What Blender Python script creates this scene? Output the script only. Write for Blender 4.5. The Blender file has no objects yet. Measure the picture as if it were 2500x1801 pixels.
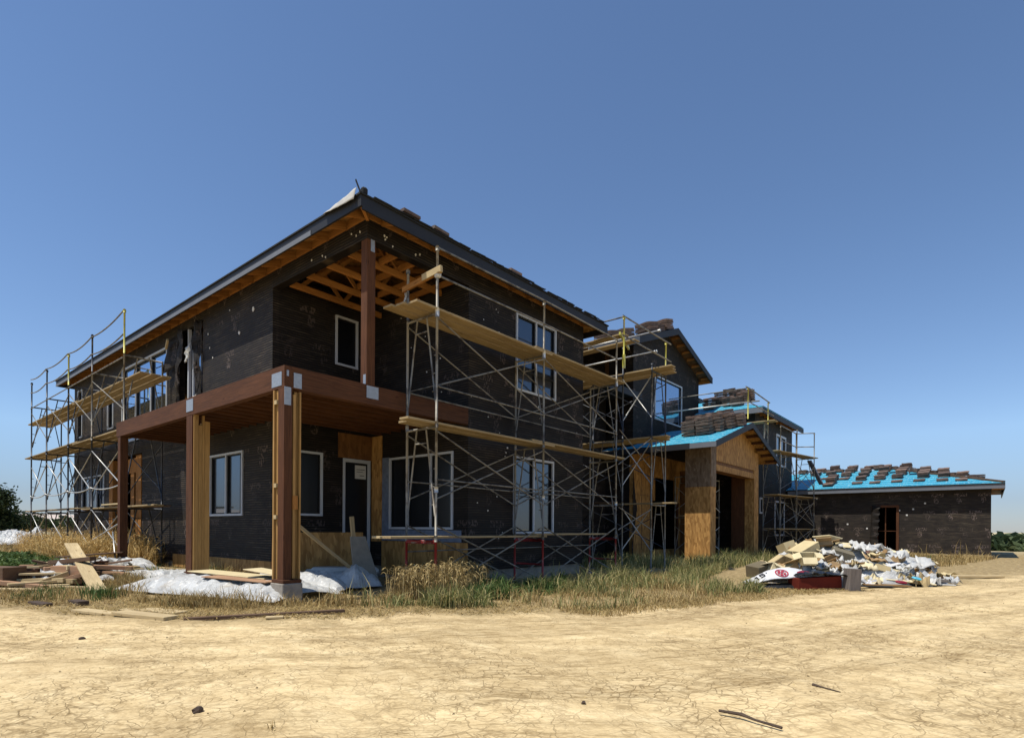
import bpy, math, random
import numpy as np
from mathutils import Vector, Matrix, noise as mn
R = random.Random(7)
sc = bpy.context.scene
C = sc.collection

# ------------------------------------------------------------------ materials
def newmat(name):
    m = bpy.data.materials.new(name); m.use_nodes = True
    nt = m.node_tree; nt.nodes.clear()
    out = nt.nodes.new('ShaderNodeOutputMaterial'); p = nt.nodes.new('ShaderNodeBsdfPrincipled')
    nt.links.new(p.outputs[0], out.inputs[0])
    return m, nt, p
def N(nt, t, **kw):
    n = nt.nodes.new('ShaderNode' + t)
    for k, v in kw.items():
        if k.startswith('i_'): n.inputs[k[2:].replace('_', ' ')].default_value = v
        else: setattr(n, k, v)
    return n
def L(nt, a, b): nt.links.new(a, b)
def ramp(nt, fac, stops, interp='LINEAR'):
    r = nt.nodes.new('ShaderNodeValToRGB'); r.color_ramp.interpolation = interp
    e = r.color_ramp.elements
    while len(e) < len(stops): e.new(0.5)
    for i, (p, c) in enumerate(stops):
        e[i].position = p; e[i].color = (c[0], c[1], c[2], 1) if len(c) > 2 else (c[0],) * 3 + (1,)
    if fac is not None: L(nt, fac, r.inputs[0])
    return r.outputs[0]
def math_(nt, op, a, b=None, clamp=False):
    n = N(nt, 'Math', operation=op, use_clamp=clamp)
    for i, x in enumerate((a, b)):
        if x is None: continue
        if isinstance(x, (int, float)): n.inputs[i].default_value = x
        else: L(nt, x, n.inputs[i])
    return n.outputs[0]
def mix(nt, fac, a, b, mode='MIX'):
    n = N(nt, 'Mix', data_type='RGBA', blend_type=mode)
    for s, x in ((n.inputs[0], fac), (n.inputs[6], a), (n.inputs[7], b)):
        if isinstance(x, (int, float)): s.default_value = x
        elif isinstance(x, tuple): s.default_value = (*x[:3], 1)
        else: L(nt, x, s)
    return n.outputs[2]
def noise(nt, vec, scale, detail=4, rough=.55, dist=0.):
    n = N(nt, 'TexNoise'); n.inputs['Scale'].default_value = scale; n.inputs['Detail'].default_value = detail
    n.inputs['Roughness'].default_value = rough; n.inputs['Distortion'].default_value = dist
    if vec is not None: L(nt, vec, n.inputs['Vector'])
    return n.outputs['Fac']
def mapping(nt, vec, scale=(1, 1, 1), loc=(0, 0, 0), rot=(0, 0, 0)):
    n = N(nt, 'Mapping'); n.inputs['Scale'].default_value = scale; n.inputs['Location'].default_value = loc; n.inputs['Rotation'].default_value = rot
    L(nt, vec, n.inputs['Vector']); return n.outputs[0]
def bump(nt, p, h, strength, dist=.02):
    b = N(nt, 'Bump'); b.inputs['Strength'].default_value = strength; b.inputs['Distance'].default_value = dist
    L(nt, h, b.inputs['Height']); L(nt, b.outputs[0], p.inputs['Normal'])
def coord(nt, kind='Object'): return N(nt, 'TexCoord').outputs[kind]
def geo(nt, k): return N(nt, 'NewGeometry').outputs[k]
def offs(nt, vec):
    """shift a texture per object so that repeats do not share one pattern"""
    oi = N(nt, 'ObjectInfo').outputs['Random']; isl = geo(nt, 'Random Per Island')
    s = math_(nt, 'MULTIPLY', math_(nt, 'ADD', oi, isl), 37.)
    v = N(nt, 'VectorMath', operation='ADD'); L(nt, vec, v.inputs[0]); L(nt, s, v.inputs[1]); return v.outputs[0]

def mat_plain(name, c, rough=.7, var=.25, scale=6., metal=0., spec=.4, bmp=.1):
    m, nt, p = newmat(name); o = coord(nt)
    f = noise(nt, o, scale, 5)
    L(nt, ramp(nt, f, [(.25, [x * (1 - var) for x in c]), (.75, [min(1, x * (1 + var)) for x in c])]), p.inputs['Base Color'])
    p.inputs['Roughness'].default_value = rough; p.inputs['Metallic'].default_value = metal; p.inputs['Specular IOR Level'].default_value = spec
    if bmp: bump(nt, p, noise(nt, o, scale * 6, 4), bmp)
    return m
def mat_wood(name, c1, c2, rough=.75, knots=True, spec=.25):
    m, nt, p = newmat(name); uv = offs(nt, coord(nt, 'UV'))
    g = noise(nt, mapping(nt, uv, (1.3, 34, 1)), 1.6, 6, .6, .6)
    col = ramp(nt, g, [(.3, c1), (.7, c2)])
    big = noise(nt, mapping(nt, uv, (.8, 2, 1)), 1.5, 3)
    col = mix(nt, .55, col, ramp(nt, big, [(.3, (.55, .52, .5)), (.7, (1, 1, 1))]), 'MULTIPLY')
    if knots:
        v = N(nt, 'TexVoronoi'); v.inputs['Scale'].default_value = 1.6; L(nt, mapping(nt, uv, (1, 4.5, 1)), v.inputs['Vector'])
        k = ramp(nt, v.outputs['Distance'], [(.05, (.35, .25, .2)), (.12, (1, 1, 1))]); col = mix(nt, .8, col, k, 'MULTIPLY')
    isl = geo(nt, 'Random Per Island')
    col = mix(nt, .6, col, ramp(nt, isl, [(0, (.7, .7, .7)), (1, (1.15, 1.12, 1.08))]), 'MULTIPLY')
    L(nt, col, p.inputs['Base Color']); p.inputs['Roughness'].default_value = rough; p.inputs['Specular IOR Level'].default_value = spec
    bump(nt, p, g, .25, .004); return m
def mat_osb(name, c1, c2, dark=.6):
    m, nt, p = newmat(name); o = coord(nt)
    v = N(nt, 'TexVoronoi'); v.inputs['Scale'].default_value = 14; v.inputs['Randomness'].default_value = 1
    L(nt, mapping(nt, o, (1, 1, .35)), v.inputs['Vector'])
    sep = N(nt, 'SeparateColor'); L(nt, v.outputs['Color'], sep.inputs[0])
    col = ramp(nt, sep.outputs[0], [(0, c1), (1, c2)])
    st = noise(nt, mapping(nt, o, (2.5, 2.5, .3)), 3, 5)
    col = mix(nt, .7, col, ramp(nt, st, [(.3, (dark, dark * .95, dark * .9)), (.65, (1, 1, 1))]), 'MULTIPLY')
    L(nt, col, p.inputs['Base Color']); p.inputs['Roughness'].default_value = .7; p.inputs['Specular IOR Level'].default_value = .25
    bump(nt, p, v.outputs['Distance'], .2, .006); return m
def mat_paper(name, k=1.):
    """black building paper under ribbed wire lath, with faint rows of pale print and dust"""
    m, nt, p = newmat(name); o = coord(nt)
    sp = N(nt, 'SeparateXYZ'); L(nt, o, sp.inputs[0])
    h = math_(nt, 'ADD', sp.outputs[0], sp.outputs[1]); z = sp.outputs[2]
    wob = math_(nt, 'MULTIPLY', noise(nt, o, 1.7, 3), .05)
    zz = math_(nt, 'ADD', z, wob)
    rib = math_(nt, 'PINGPONG', math_(nt, 'MULTIPLY', zz, 1 / .058), .5)         # 0..0.5
    ribm = ramp(nt, rib, [(.27, (0, 0, 0)), (.42, (1, 1, 1))])
    # vertical wires
    vw = math_(nt, 'PINGPONG', math_(nt, 'MULTIPLY', h, 1 / .05), .5)
    vwm = ramp(nt, vw, [(.42, (0, 0, 0)), (.5, (.35, .35, .35))])
    patch = noise(nt, mapping(nt, o, (.5, .5, 1.1)), 1.3, 3)
    base = ramp(nt, patch, [(.3, (.0045, .0032, .0028)), (.7, (.0105, .0074, .0058))])
    band = math_(nt, 'MULTIPLY', ramp(nt, noise(nt, mapping(nt, o, (.55, .55, 6.5)), 1.6, 4, .6), [(.32, (.2, .2, .2)), (.62, (1, 1, 1))]), ramp(nt, noise(nt, mapping(nt, o, (.5, .5, .9)), .9, 3), [(.35, (.35, .35, .35)), (.62, (1, 1, 1))]))
    dust = ramp(nt, noise(nt, mapping(nt, o, (1.2, 1.2, 5)), 2.2, 5), [(.35, (.020, .0145, .0105)), (.7, (.125, .098, .064))])
    col = mix(nt, math_(nt, 'MULTIPLY', math_(nt, 'MULTIPLY', ribm, band), .8), base, dust)
    col = mix(nt, math_(nt, 'MULTIPLY', vwm, .3), col, dust)
    # rows of pale print
    cu = math_(nt, 'MULTIPLY', h, 1 / .95); cv = math_(nt, 'MULTIPLY', z, 1 / .88)
    fu = math_(nt, 'FRACT', cu); fv = math_(nt, 'FRACT', cv)
    rowoff = math_(nt, 'MULTIPLY', math_(nt, 'FLOOR', cv), .37); fu = math_(nt, 'FRACT', math_(nt, 'ADD', cu, rowoff))
    inb = math_(nt, 'MULTIPLY', math_(nt, 'LESS_THAN', math_(nt, 'ABSOLUTE', math_(nt, 'SUBTRACT', fu, .45)), .27), math_(nt, 'LESS_THAN', math_(nt, 'ABSOLUTE', math_(nt, 'SUBTRACT', fv, .62)), .09))
    sh = math_(nt, 'LESS_THAN', math_(nt, 'ADD', math_(nt, 'POWER', math_(nt, 'MULTIPLY', math_(nt, 'SUBTRACT', fu, .5), 8.5), 2.), math_(nt, 'POWER', math_(nt, 'MULTIPLY', math_(nt, 'SUBTRACT', fv, .32), 5.2), 2.)), 1.)
    glyph = ramp(nt, noise(nt, mapping(nt, o, (9, 9, 5)), 2.2, 2, .4), [(.5, (0, 0, 0)), (.54, (1, 1, 1))])
    pr = math_(nt, 'MULTIPLY', math_(nt, 'MAXIMUM', inb, sh), glyph)
    fade = ramp(nt, noise(nt, o, .55, 2), [(.40, (0, 0, 0)), (.58, (.7, .7, .7))])
    col = mix(nt, math_(nt, 'MULTIPLY', pr, fade), col, (.10, .075, .065))
    # pale overlapped sheets of bare lath
    br = N(nt, 'TexBrick'); br.inputs['Scale'].default_value = 1; br.inputs['Brick Width'].default_value = .62; br.inputs['Row Height'].default_value = .66
    br.inputs['Mortar Size'].default_value = 0; br.inputs['Color1'].default_value = (0, 0, 0, 1); br.inputs['Color2'].default_value = (1, 1, 1, 1)
    cx = N(nt, 'CombineXYZ'); L(nt, h, cx.inputs[0]); L(nt, z, cx.inputs[1]); L(nt, cx.outputs[0], br.inputs['Vector'])
    pm = ramp(nt, br.outputs['Color'], [(.8, (0, 0, 0)), (.95, (.28, .28, .28))])
    col = mix(nt, pm, col, mix(nt, 1., col, (2.0, 1.85, 1.7), 'MULTIPLY'))
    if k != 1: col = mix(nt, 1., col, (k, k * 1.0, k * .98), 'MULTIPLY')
    L(nt, col, p.inputs['Base Color']); p.inputs['Roughness'].default_value = .72; p.inputs['Specular IOR Level'].default_value = .3
    bump(nt, p, mix(nt, .5, ribm, noise(nt, o, 9, 4)), .5, .012); return m
def mat_glass(name, refl=.22, tint=(.55, .68, .85)):
    m, nt, p = newmat(name)
    p.inputs['Base Color'].default_value = (.004, .005, .007, 1); p.inputs['Roughness'].default_value = .3
    g = N(nt, 'BsdfGlossy'); g.inputs['Color'].default_value = (*tint, 1); g.inputs['Roughness'].default_value = .015
    b = N(nt, 'Bump'); b.inputs['Strength'].default_value = .02; b.inputs['Distance'].default_value = .02; L(nt, noise(nt, coord(nt), 1.2, 2), b.inputs['Height']); L(nt, b.outputs[0], g.inputs['Normal'])
    fr = N(nt, 'Fresnel'); fr.inputs['IOR'].default_value = 1.6
    f = math_(nt, 'ADD', fr.outputs[0], refl, True)
    ms = N(nt, 'MixShader'); L(nt, f, ms.inputs[0]); L(nt, p.outputs[0], ms.inputs[1]); L(nt, g.outputs[0], ms.inputs[2])
    L(nt, ms.outputs[0], [n for n in nt.nodes if n.type == 'OUTPUT_MATERIAL'][0].inputs[0]); return m
def mat_blue(name):
    m, nt, p = newmat(name); o = coord(nt)
    w = noise(nt, mapping(nt, o, (6, 1.0, 6)), 2.0, 5)
    col = ramp(nt, w, [(.3, (.022, .23, .37)), (.55, (.05, .38, .54)), (.8, (.16, .56, .68))])
    sp = N(nt, 'SeparateXYZ'); L(nt, o, sp.inputs[0])
    bt = math_(nt, 'PINGPONG', math_(nt, 'MULTIPLY', math_(nt, 'ADD', sp.outputs[0], math_(nt, 'MULTIPLY', noise(nt, o, 1.5, 2), .06)), 1 / .55), .5)
    col = mix(nt, 1., col, ramp(nt, bt, [(.36, (1, 1, 1)), (.44, (.22, .30, .35))]), 'MULTIPLY')  # dark lap lines, their shadow painted into the colour
    spec_ = ramp(nt, noise(nt, mapping(nt, o, (2, 7, 2)), 3, 2), [(.60, (0, 0, 0)), (.66, (.6, .6, .6))])  # pale glints painted into the base colour
    col = mix(nt, spec_, col, (.5, .66, .7))
    L(nt, col, p.inputs['Base Color']); p.inputs['Roughness'].default_value = .55; bump(nt, p, w, .6, .02); return m
def mat_tile(name):
    m, nt, p = newmat(name); o = coord(nt)
    oi = N(nt, 'ObjectInfo').outputs['Random']
    col = ramp(nt, oi, [(0, (.085, .058, .045)), (.45, (.165, .108, .08)), (.75, (.25, .16, .115)), (1, (.135, .10, .08))])
    col = mix(nt, .6, col, ramp(nt, noise(nt, o, 9, 5), [(.3, (.5, .5, .5)), (.7, (1.2, 1.15, 1.1))]), 'MULTIPLY')
    L(nt, col, p.inputs['Base Color']); p.inputs['Roughness'].default_value = .8; bump(nt, p, noise(nt, o, 40, 4), .3, .01); return m
def mat_tube(name, c, worn, amount=.55, metal=.5, rough=.45):
    m, nt, p = newmat(name); o = offs(nt, coord(nt))
    f = ramp(nt, noise(nt, mapping(nt, o, (1, 1, .7)), 5, 6, .65), [(amount - .06, (0, 0, 0)), (amount + .06, (1, 1, 1))])
    L(nt, mix(nt, f, c, worn), p.inputs['Base Color']); p.inputs['Metallic'].default_value = metal; p.inputs['Roughness'].default_value = rough
    bump(nt, p, f, .2, .004); return m
def mat_leaf(name, stops, rough=.6, trans=.25):
    m, nt, p = newmat(name); r = geo(nt, 'Random Per Island')
    col = ramp(nt, r, stops); L(nt, col, p.inputs['Base Color']); p.inputs['Roughness'].default_value = rough; p.inputs['Specular IOR Level'].default_value = .2
    t = N(nt, 'BsdfTranslucent'); L(nt, col, t.inputs[0]); ms = N(nt, 'MixShader'); ms.inputs[0].default_value = trans
    L(nt, p.outputs[0], ms.inputs[1]); L(nt, t.outputs[0], ms.inputs[2])
    L(nt, ms.outputs[0], [n for n in nt.nodes if n.type == 'OUTPUT_MATERIAL'][0].inputs[0]); return m
def mat_plastic(name, c, rough=.35, trans=.25):
    m, nt, p = newmat(name); o = coord(nt)
    col = ramp(nt, noise(nt, o, 3, 5), [(.3, [x * .82 for x in c]), (.7, c)])
    col = mix(nt, ramp(nt, noise(nt, o, 2.1, 6, .7), [(.52, (0, 0, 0)), (.72, (.55, .55, .55))]), col, tuple(x * y for x, y in zip(c, (.62, .5, .34))))
    L(nt, col, p.inputs['Base Color']); p.inputs['Roughness'].default_value = rough
    bump(nt, p, noise(nt, o, 7, 6, .6), .7, .04)
    t = N(nt, 'BsdfTranslucent'); L(nt, col, t.inputs[0]); ms = N(nt, 'MixShader'); ms.inputs[0].default_value = trans
    L(nt, p.outputs[0], ms.inputs[1]); L(nt, t.outputs[0], ms.inputs[2])
    L(nt, ms.outputs[0], [n for n in nt.nodes if n.type == 'OUTPUT_MATERIAL'][0].inputs[0]); return m
def mat_card(name, c):
    m, nt, p = newmat(name); o = coord(nt)
    oi = N(nt, 'ObjectInfo').outputs['Random']
    col = mix(nt, 1., ramp(nt, noise(nt, o, 4, 5), [(.3, [x * .8 for x in c]), (.7, c)]), ramp(nt, oi, [(0, (.62, .56, .5)), (.5, (.95, .93, .9)), (.75, (1.1, 1.12, 1.2)), (1, (1.2, 1.25, 1.4))]), 'MULTIPLY')
    L(nt, col, p.inputs['Base Color']); p.inputs['Roughness'].default_value = .85; p.inputs['Specular IOR Level'].default_value = .2; bump(nt, p, noise(nt, o, 18, 3), .15, .01); return m
def mat_ground(name):
    m, nt, p = newmat(name); o = coord(nt)
    at = N(nt, 'Attribute', attribute_name='yard').outputs['Fac']; far = N(nt, 'Attribute', attribute_name='far').outputs['Fac']
    dn = N(nt, 'TexNoise'); dn.inputs['Scale'].default_value = 2.5; dn.inputs['Detail'].default_value = 3; L(nt, o, dn.inputs['Vector'])
    dv = N(nt, 'VectorMath', operation='SCALE'); dv.inputs['Scale'].default_value = .28; L(nt, dn.outputs['Color'], dv.inputs[0])
    ov = N(nt, 'VectorMath', operation='ADD'); L(nt, o, ov.inputs[0]); L(nt, dv.outputs[0], ov.inputs[1])
    def crack(scale, w0, w1):
        v = N(nt, 'TexVoronoi', feature='DISTANCE_TO_EDGE'); v.inputs['Scale'].default_value = scale; L(nt, ov.outputs[0], v.inputs['Vector'])
        return ramp(nt, v.outputs['Distance'], [(w0, (1, 1, 1)), (w1, (0, 0, 0))])
    c1 = crack(10., .025, .07); c2 = crack(3.6, .004, .018)
    cmask = ramp(nt, noise(nt, o, .45, 4, .6), [(.36, (.3, .3, .3)), (.58, (1, 1, 1))])
    c1b = crack(19., .05, .2)
    fmask = ramp(nt, noise(nt, o, 1.1, 3, .6), [(.38, (.1, .1, .1)), (.6, (.8, .8, .8))])
    brk = ramp(nt, noise(nt, o, 6, 3, .6), [(.36, (0, 0, 0)), (.58, (1, 1, 1))]); c1 = math_(nt, 'MULTIPLY', c1, brk); c1b = math_(nt, 'MULTIPLY', c1b, brk)
    ck = math_(nt, 'MULTIPLY', math_(nt, 'MAXIMUM', math_(nt, 'MAXIMUM', c1, c2), math_(nt, 'MULTIPLY', c1b, fmask)), cmask)
    ax = (0, 0, math.radians(-35))
    big = noise(nt, mapping(nt, o, (.9, .35, 1), rot=ax), .55, 5, .6)
    mid = noise(nt, mapping(nt, o, (1.2, .55, 1), rot=ax), 3.2, 6, .68, .5)
    fine = noise(nt, o, 38, 6, .7)
    col = ramp(nt, mid, [(.33, (.58, .435, .225)), (.48, (.72, .555, .30)), (.68, (.82, .655, .375))])
    col = mix(nt, .35, col, ramp(nt, big, [(.34, (.66, .63, .60)), (.58, (1.05, 1.04, 1.02))]), 'MULTIPLY')
    dst = N(nt, 'Attribute', attribute_name='dist').outputs['Fac']; so_ = N(nt, 'SeparateXYZ'); L(nt, o, so_.inputs[0]); cb = N(nt, 'CombineXYZ')
    L(nt, math_(nt, 'MULTIPLY', dst, 1.5), cb.inputs[0]); L(nt, math_(nt, 'MULTIPLY', math_(nt, 'SUBTRACT', so_.outputs[0], so_.outputs[1]), .10), cb.inputs[1])
    tb = noise(nt, cb.outputs[0], 1.0, 4, .62, .3); tm = ramp(nt, tb, [(.44, (0, 0, 0)), (.60, (1, 1, 1))])             # old tyre tracks running with the road
    cb2 = N(nt, 'CombineXYZ'); L(nt, math_(nt, 'MULTIPLY', dst, 9.), cb2.inputs[0]); L(nt, math_(nt, 'MULTIPLY', math_(nt, 'SUBTRACT', so_.outputs[0], so_.outputs[1]), .9), cb2.inputs[1])
    dash = ramp(nt, noise(nt, cb2.outputs[0], 2.3, 5, .7, .7), [(.52, (0, 0, 0)), (.565, (1, 1, 1))])
    col = mix(nt, math_(nt, 'MULTIPLY', math_(nt, 'MULTIPLY', dash, math_(nt, 'ADD', math_(nt, 'MULTIPLY', tm, .85), .15)), .75), col, (.33, .225, .10))
    col = mix(nt, .5, col, ramp(nt, tm, [(0, (1.10, 1.09, 1.09)), (1, (.68, .65, .62))]), 'MULTIPLY')
    # scuffed darker flakes where the crust has broken
    fl = ramp(nt, noise(nt, mapping(nt, o, (1.5, .7, 1), rot=ax), 8, 4, .62, .4), [(.55, (0, 0, 0)), (.64, (1, 1, 1))])
    col = mix(nt, math_(nt, 'MULTIPLY', math_(nt, 'MULTIPLY', fl, cmask), .6), col, (.36, .25, .115))
    col = mix(nt, .5, col, ramp(nt, fine, [(.3, (.72, .7, .68)), (.7, (1.1, 1.1, 1.1))]), 'MULTIPLY')
    col = mix(nt, math_(nt, 'MULTIPLY', ck, .74), col, (.19, .122, .052))
    yd = ramp(nt, noise(nt, o, 7, 6, .7), [(.3, (.16, .115, .055)), (.55, (.36, .265, .13)), (.75, (.56, .44, .235))])
    col = mix(nt, at, col, yd)
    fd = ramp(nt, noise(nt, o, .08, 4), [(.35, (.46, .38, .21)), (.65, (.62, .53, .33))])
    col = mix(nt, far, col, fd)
    L(nt, col, p.inputs['Base Color']); p.inputs['Roughness'].default_value = .92; p.inputs['Specular IOR Level'].default_value = .15
    hgt = math_(nt, 'SUBTRACT', math_(nt, 'ADD', math_(nt, 'MULTIPLY', mid, .6), math_(nt, 'MULTIPLY', fine, .25)), math_(nt, 'MULTIPLY', ck, .6))
    bump(nt, p, hgt, .55, .02); return m

M = {}
M['paper'] = mat_paper('black_paper_and_lath'); M['paper_sunlit'] = mat_paper('sunlit_paper_and_lath', 1.35); M['paper_dusty_sunlit'] = mat_paper('dusty_sunlit_paper_and_lath', 1.8)  # lighter copies: lit-wall brightness put into the colour; the garage is dustier too
M['osb'] = mat_osb('osb', (.30, .15, .042), (.56, .31, .10))
M['osb_grey'] = mat_osb('osb_weathered', (.15, .10, .06), (.26, .19, .125), .55)
M['osb_brown'] = mat_osb('plywood_brown', (.15, .065, .02), (.24, .11, .035))
M['orange_wood'] = mat_wood('orange_framing', (.30, .125, .028), (.55, .25, .065))
M['redwood'] = mat_wood('red_stained_timber', (.062, .024, .010), (.15, .060, .024), .75)
M['yellow_wood'] = mat_wood('new_yellow_lumber', (.34, .19, .06), (.52, .31, .11))
M['pale_wood'] = mat_wood('pale_lumber', (.46, .35, .18), (.66, .53, .31), .8)
M['plank'] = mat_wood('scaffold_plank', (.26, .19, .095), (.46, .35, .19), .8)
M['old_wood'] = mat_wood('weathered_brown_wood', (.09, .055, .035), (.19, .12, .075), .85)
M['pink_wood'] = mat_wood('pinkish_lumber', (.36, .2, .115), (.52, .33, .2), .8)
M['fascia'] = mat_plain('fascia_dark', (.017, .018, .022), .6, .2, 2)
M['fascia_grey'] = mat_plain('fascia_primed_grey', (.15, .16, .18), .6, .12, 2)
M['felt'] = mat_plain('roof_felt', (.015, .016, .018), .85, .4, 3)
M['felt_pale'] = mat_plain('pale_felt_flap', (.42, .40, .36), .8, .2, 4)
M['blue'] = mat_blue('blue_underlayment')
M['tile'] = mat_tile('brown_concrete_tile')
M['steel'] = mat_tube('galvanised_tube', (.24, .22, .18), (.10, .08, .058), .55, .25, .5)
M['dark_steel'] = mat_tube('dark_painted_tube', (.045, .05, .06), (.16, .15, .14), .62, .3)
M['bright_steel'] = mat_tube('bright_brace_tube', (.55, .54, .5), (.3, .28, .25), .6, .5)
M['yellow'] = mat_tube('yellow_guard_post', (.52, .47, .08), (.32, .32, .24), .6, .1)
M['red'] = mat_tube('red_painted_tube', (.26, .022, .022), (.3, .27, .25), .6, .1)
M['glass'] = mat_glass('window_glass', .10, (.5, .56, .64))
M['glass_blue'] = mat_glass('window_glass_sky', .42, (.6, .75, .95))
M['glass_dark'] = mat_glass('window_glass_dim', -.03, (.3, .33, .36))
M['vinyl'] = mat_plain('white_vinyl', (.50, .52, .55), .45, .06, 3, bmp=0)
M['black'] = mat_plain('black_gasket', (.006, .006, .006), .6, .1, 3, bmp=0)
M['membrane'] = mat_plain('grey_blue_flashing', (.15, .18, .24), .5, .3, 9)
M['zinc'] = mat_plain('zinc_plate', (.36, .38, .4), .45, .15, 20, .5)
M['concrete'] = mat_plain('concrete', (.30, .26, .21), .9, .25, 7, bmp=.4)
M['dirtwhite'] = mat_plastic('white_plastic_sheet', (.74, .74, .71))
M['greysheet'] = mat_plastic('grey_white_sheet', (.76, .75, .70), .4, .2)
M['bagwhite'] = mat_plastic('white_woven_bag', (.82, .82, .82), .5, .1)
M['bagblack'] = mat_plastic('black_plastic', (.012, .013, .014), .35, 0)
M['bagred'] = mat_plastic('crimson_bag_print', (.28, .012, .03), .5, .05)
M['redbox'] = mat_card('dark_red_carton', (.15, .022, .012))
M['card'] = mat_card('cardboard_pale', (.70, .58, .33))
M['card_brown'] = mat_card('cardboard_brown', (.36, .23, .105))
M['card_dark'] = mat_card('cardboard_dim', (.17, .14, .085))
M['crate'] = mat_wood('grey_weathered_wood', (.11, .095, .085), (.22, .19, .17), .85)
M['brown_scrap'] = mat_card('brown_wrapping', (.19, .10, .085))
M['stone'] = mat_plain('grey_cement_board', (.24, .215, .17), .9, .2, 5)
M['ground'] = mat_ground('cracked_dry_earth')
M['hill'] = mat_plain('hazy_dry_hills', (.56, .46, .38), .95, .08, .004, bmp=0)
M['bark'] = mat_plain('bark', (.10, .07, .045), .9, .3, 12)
M['dry'] = mat_leaf('dry_grass', [(0, (.20, .13, .05)), (.4, (.40, .28, .11)), (.8, (.56, .42, .19)), (1, (.18, .15, .05))])
M['gold'] = mat_leaf('golden_dry_weeds', [(0, (.32, .18, .05)), (.5, (.58, .38, .13)), (1, (.72, .54, .25))])
M['wheat'] = mat_leaf('pale_wheat', [(0, (.17, .115, .042)), (.5, (.33, .235, .095)), (1, (.54, .42, .2))])
M['green'] = mat_leaf('green_grass', [(0, (.075, .095, .028)), (.4, (.165, .19, .06)), (.62, (.31, .285, .11)), (1, (.58, .48, .22))])
M['weed'] = mat_leaf('green_weeds', [(0, (.035, .065, .018)), (.6, (.085, .145, .036)), (1, (.17, .22, .07))])
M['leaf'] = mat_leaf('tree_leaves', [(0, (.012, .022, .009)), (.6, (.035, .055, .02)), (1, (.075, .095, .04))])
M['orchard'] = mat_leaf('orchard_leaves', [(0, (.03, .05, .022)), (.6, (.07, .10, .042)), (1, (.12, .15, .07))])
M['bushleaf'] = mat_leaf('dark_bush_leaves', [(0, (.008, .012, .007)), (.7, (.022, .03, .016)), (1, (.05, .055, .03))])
M['ink'] = mat_plain('black_print', (.01, .01, .012), .6, .05, 3, bmp=0)
M['redink'] = mat_plain('crimson_print', (.38, .03, .05), .6, .05, 3, bmp=0)
M['paperwhite'] = mat_plain('white_paper_note', (.62, .6, .55), .8, .05, 3, bmp=0)
M['blueplastic'] = mat_plain('light_blue_wrapper', (.10, .45, .62), .5, .1, 5)
M['clod'] = mat_leaf('dry_clods', [(0, (.10, .07, .035)), (.5, (.34, .24, .11)), (1, (.56, .42, .2))], .9, 0)
M['charred'] = mat_plain('dark_stick', (.075, .05, .034), .9, .3, 20)

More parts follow.
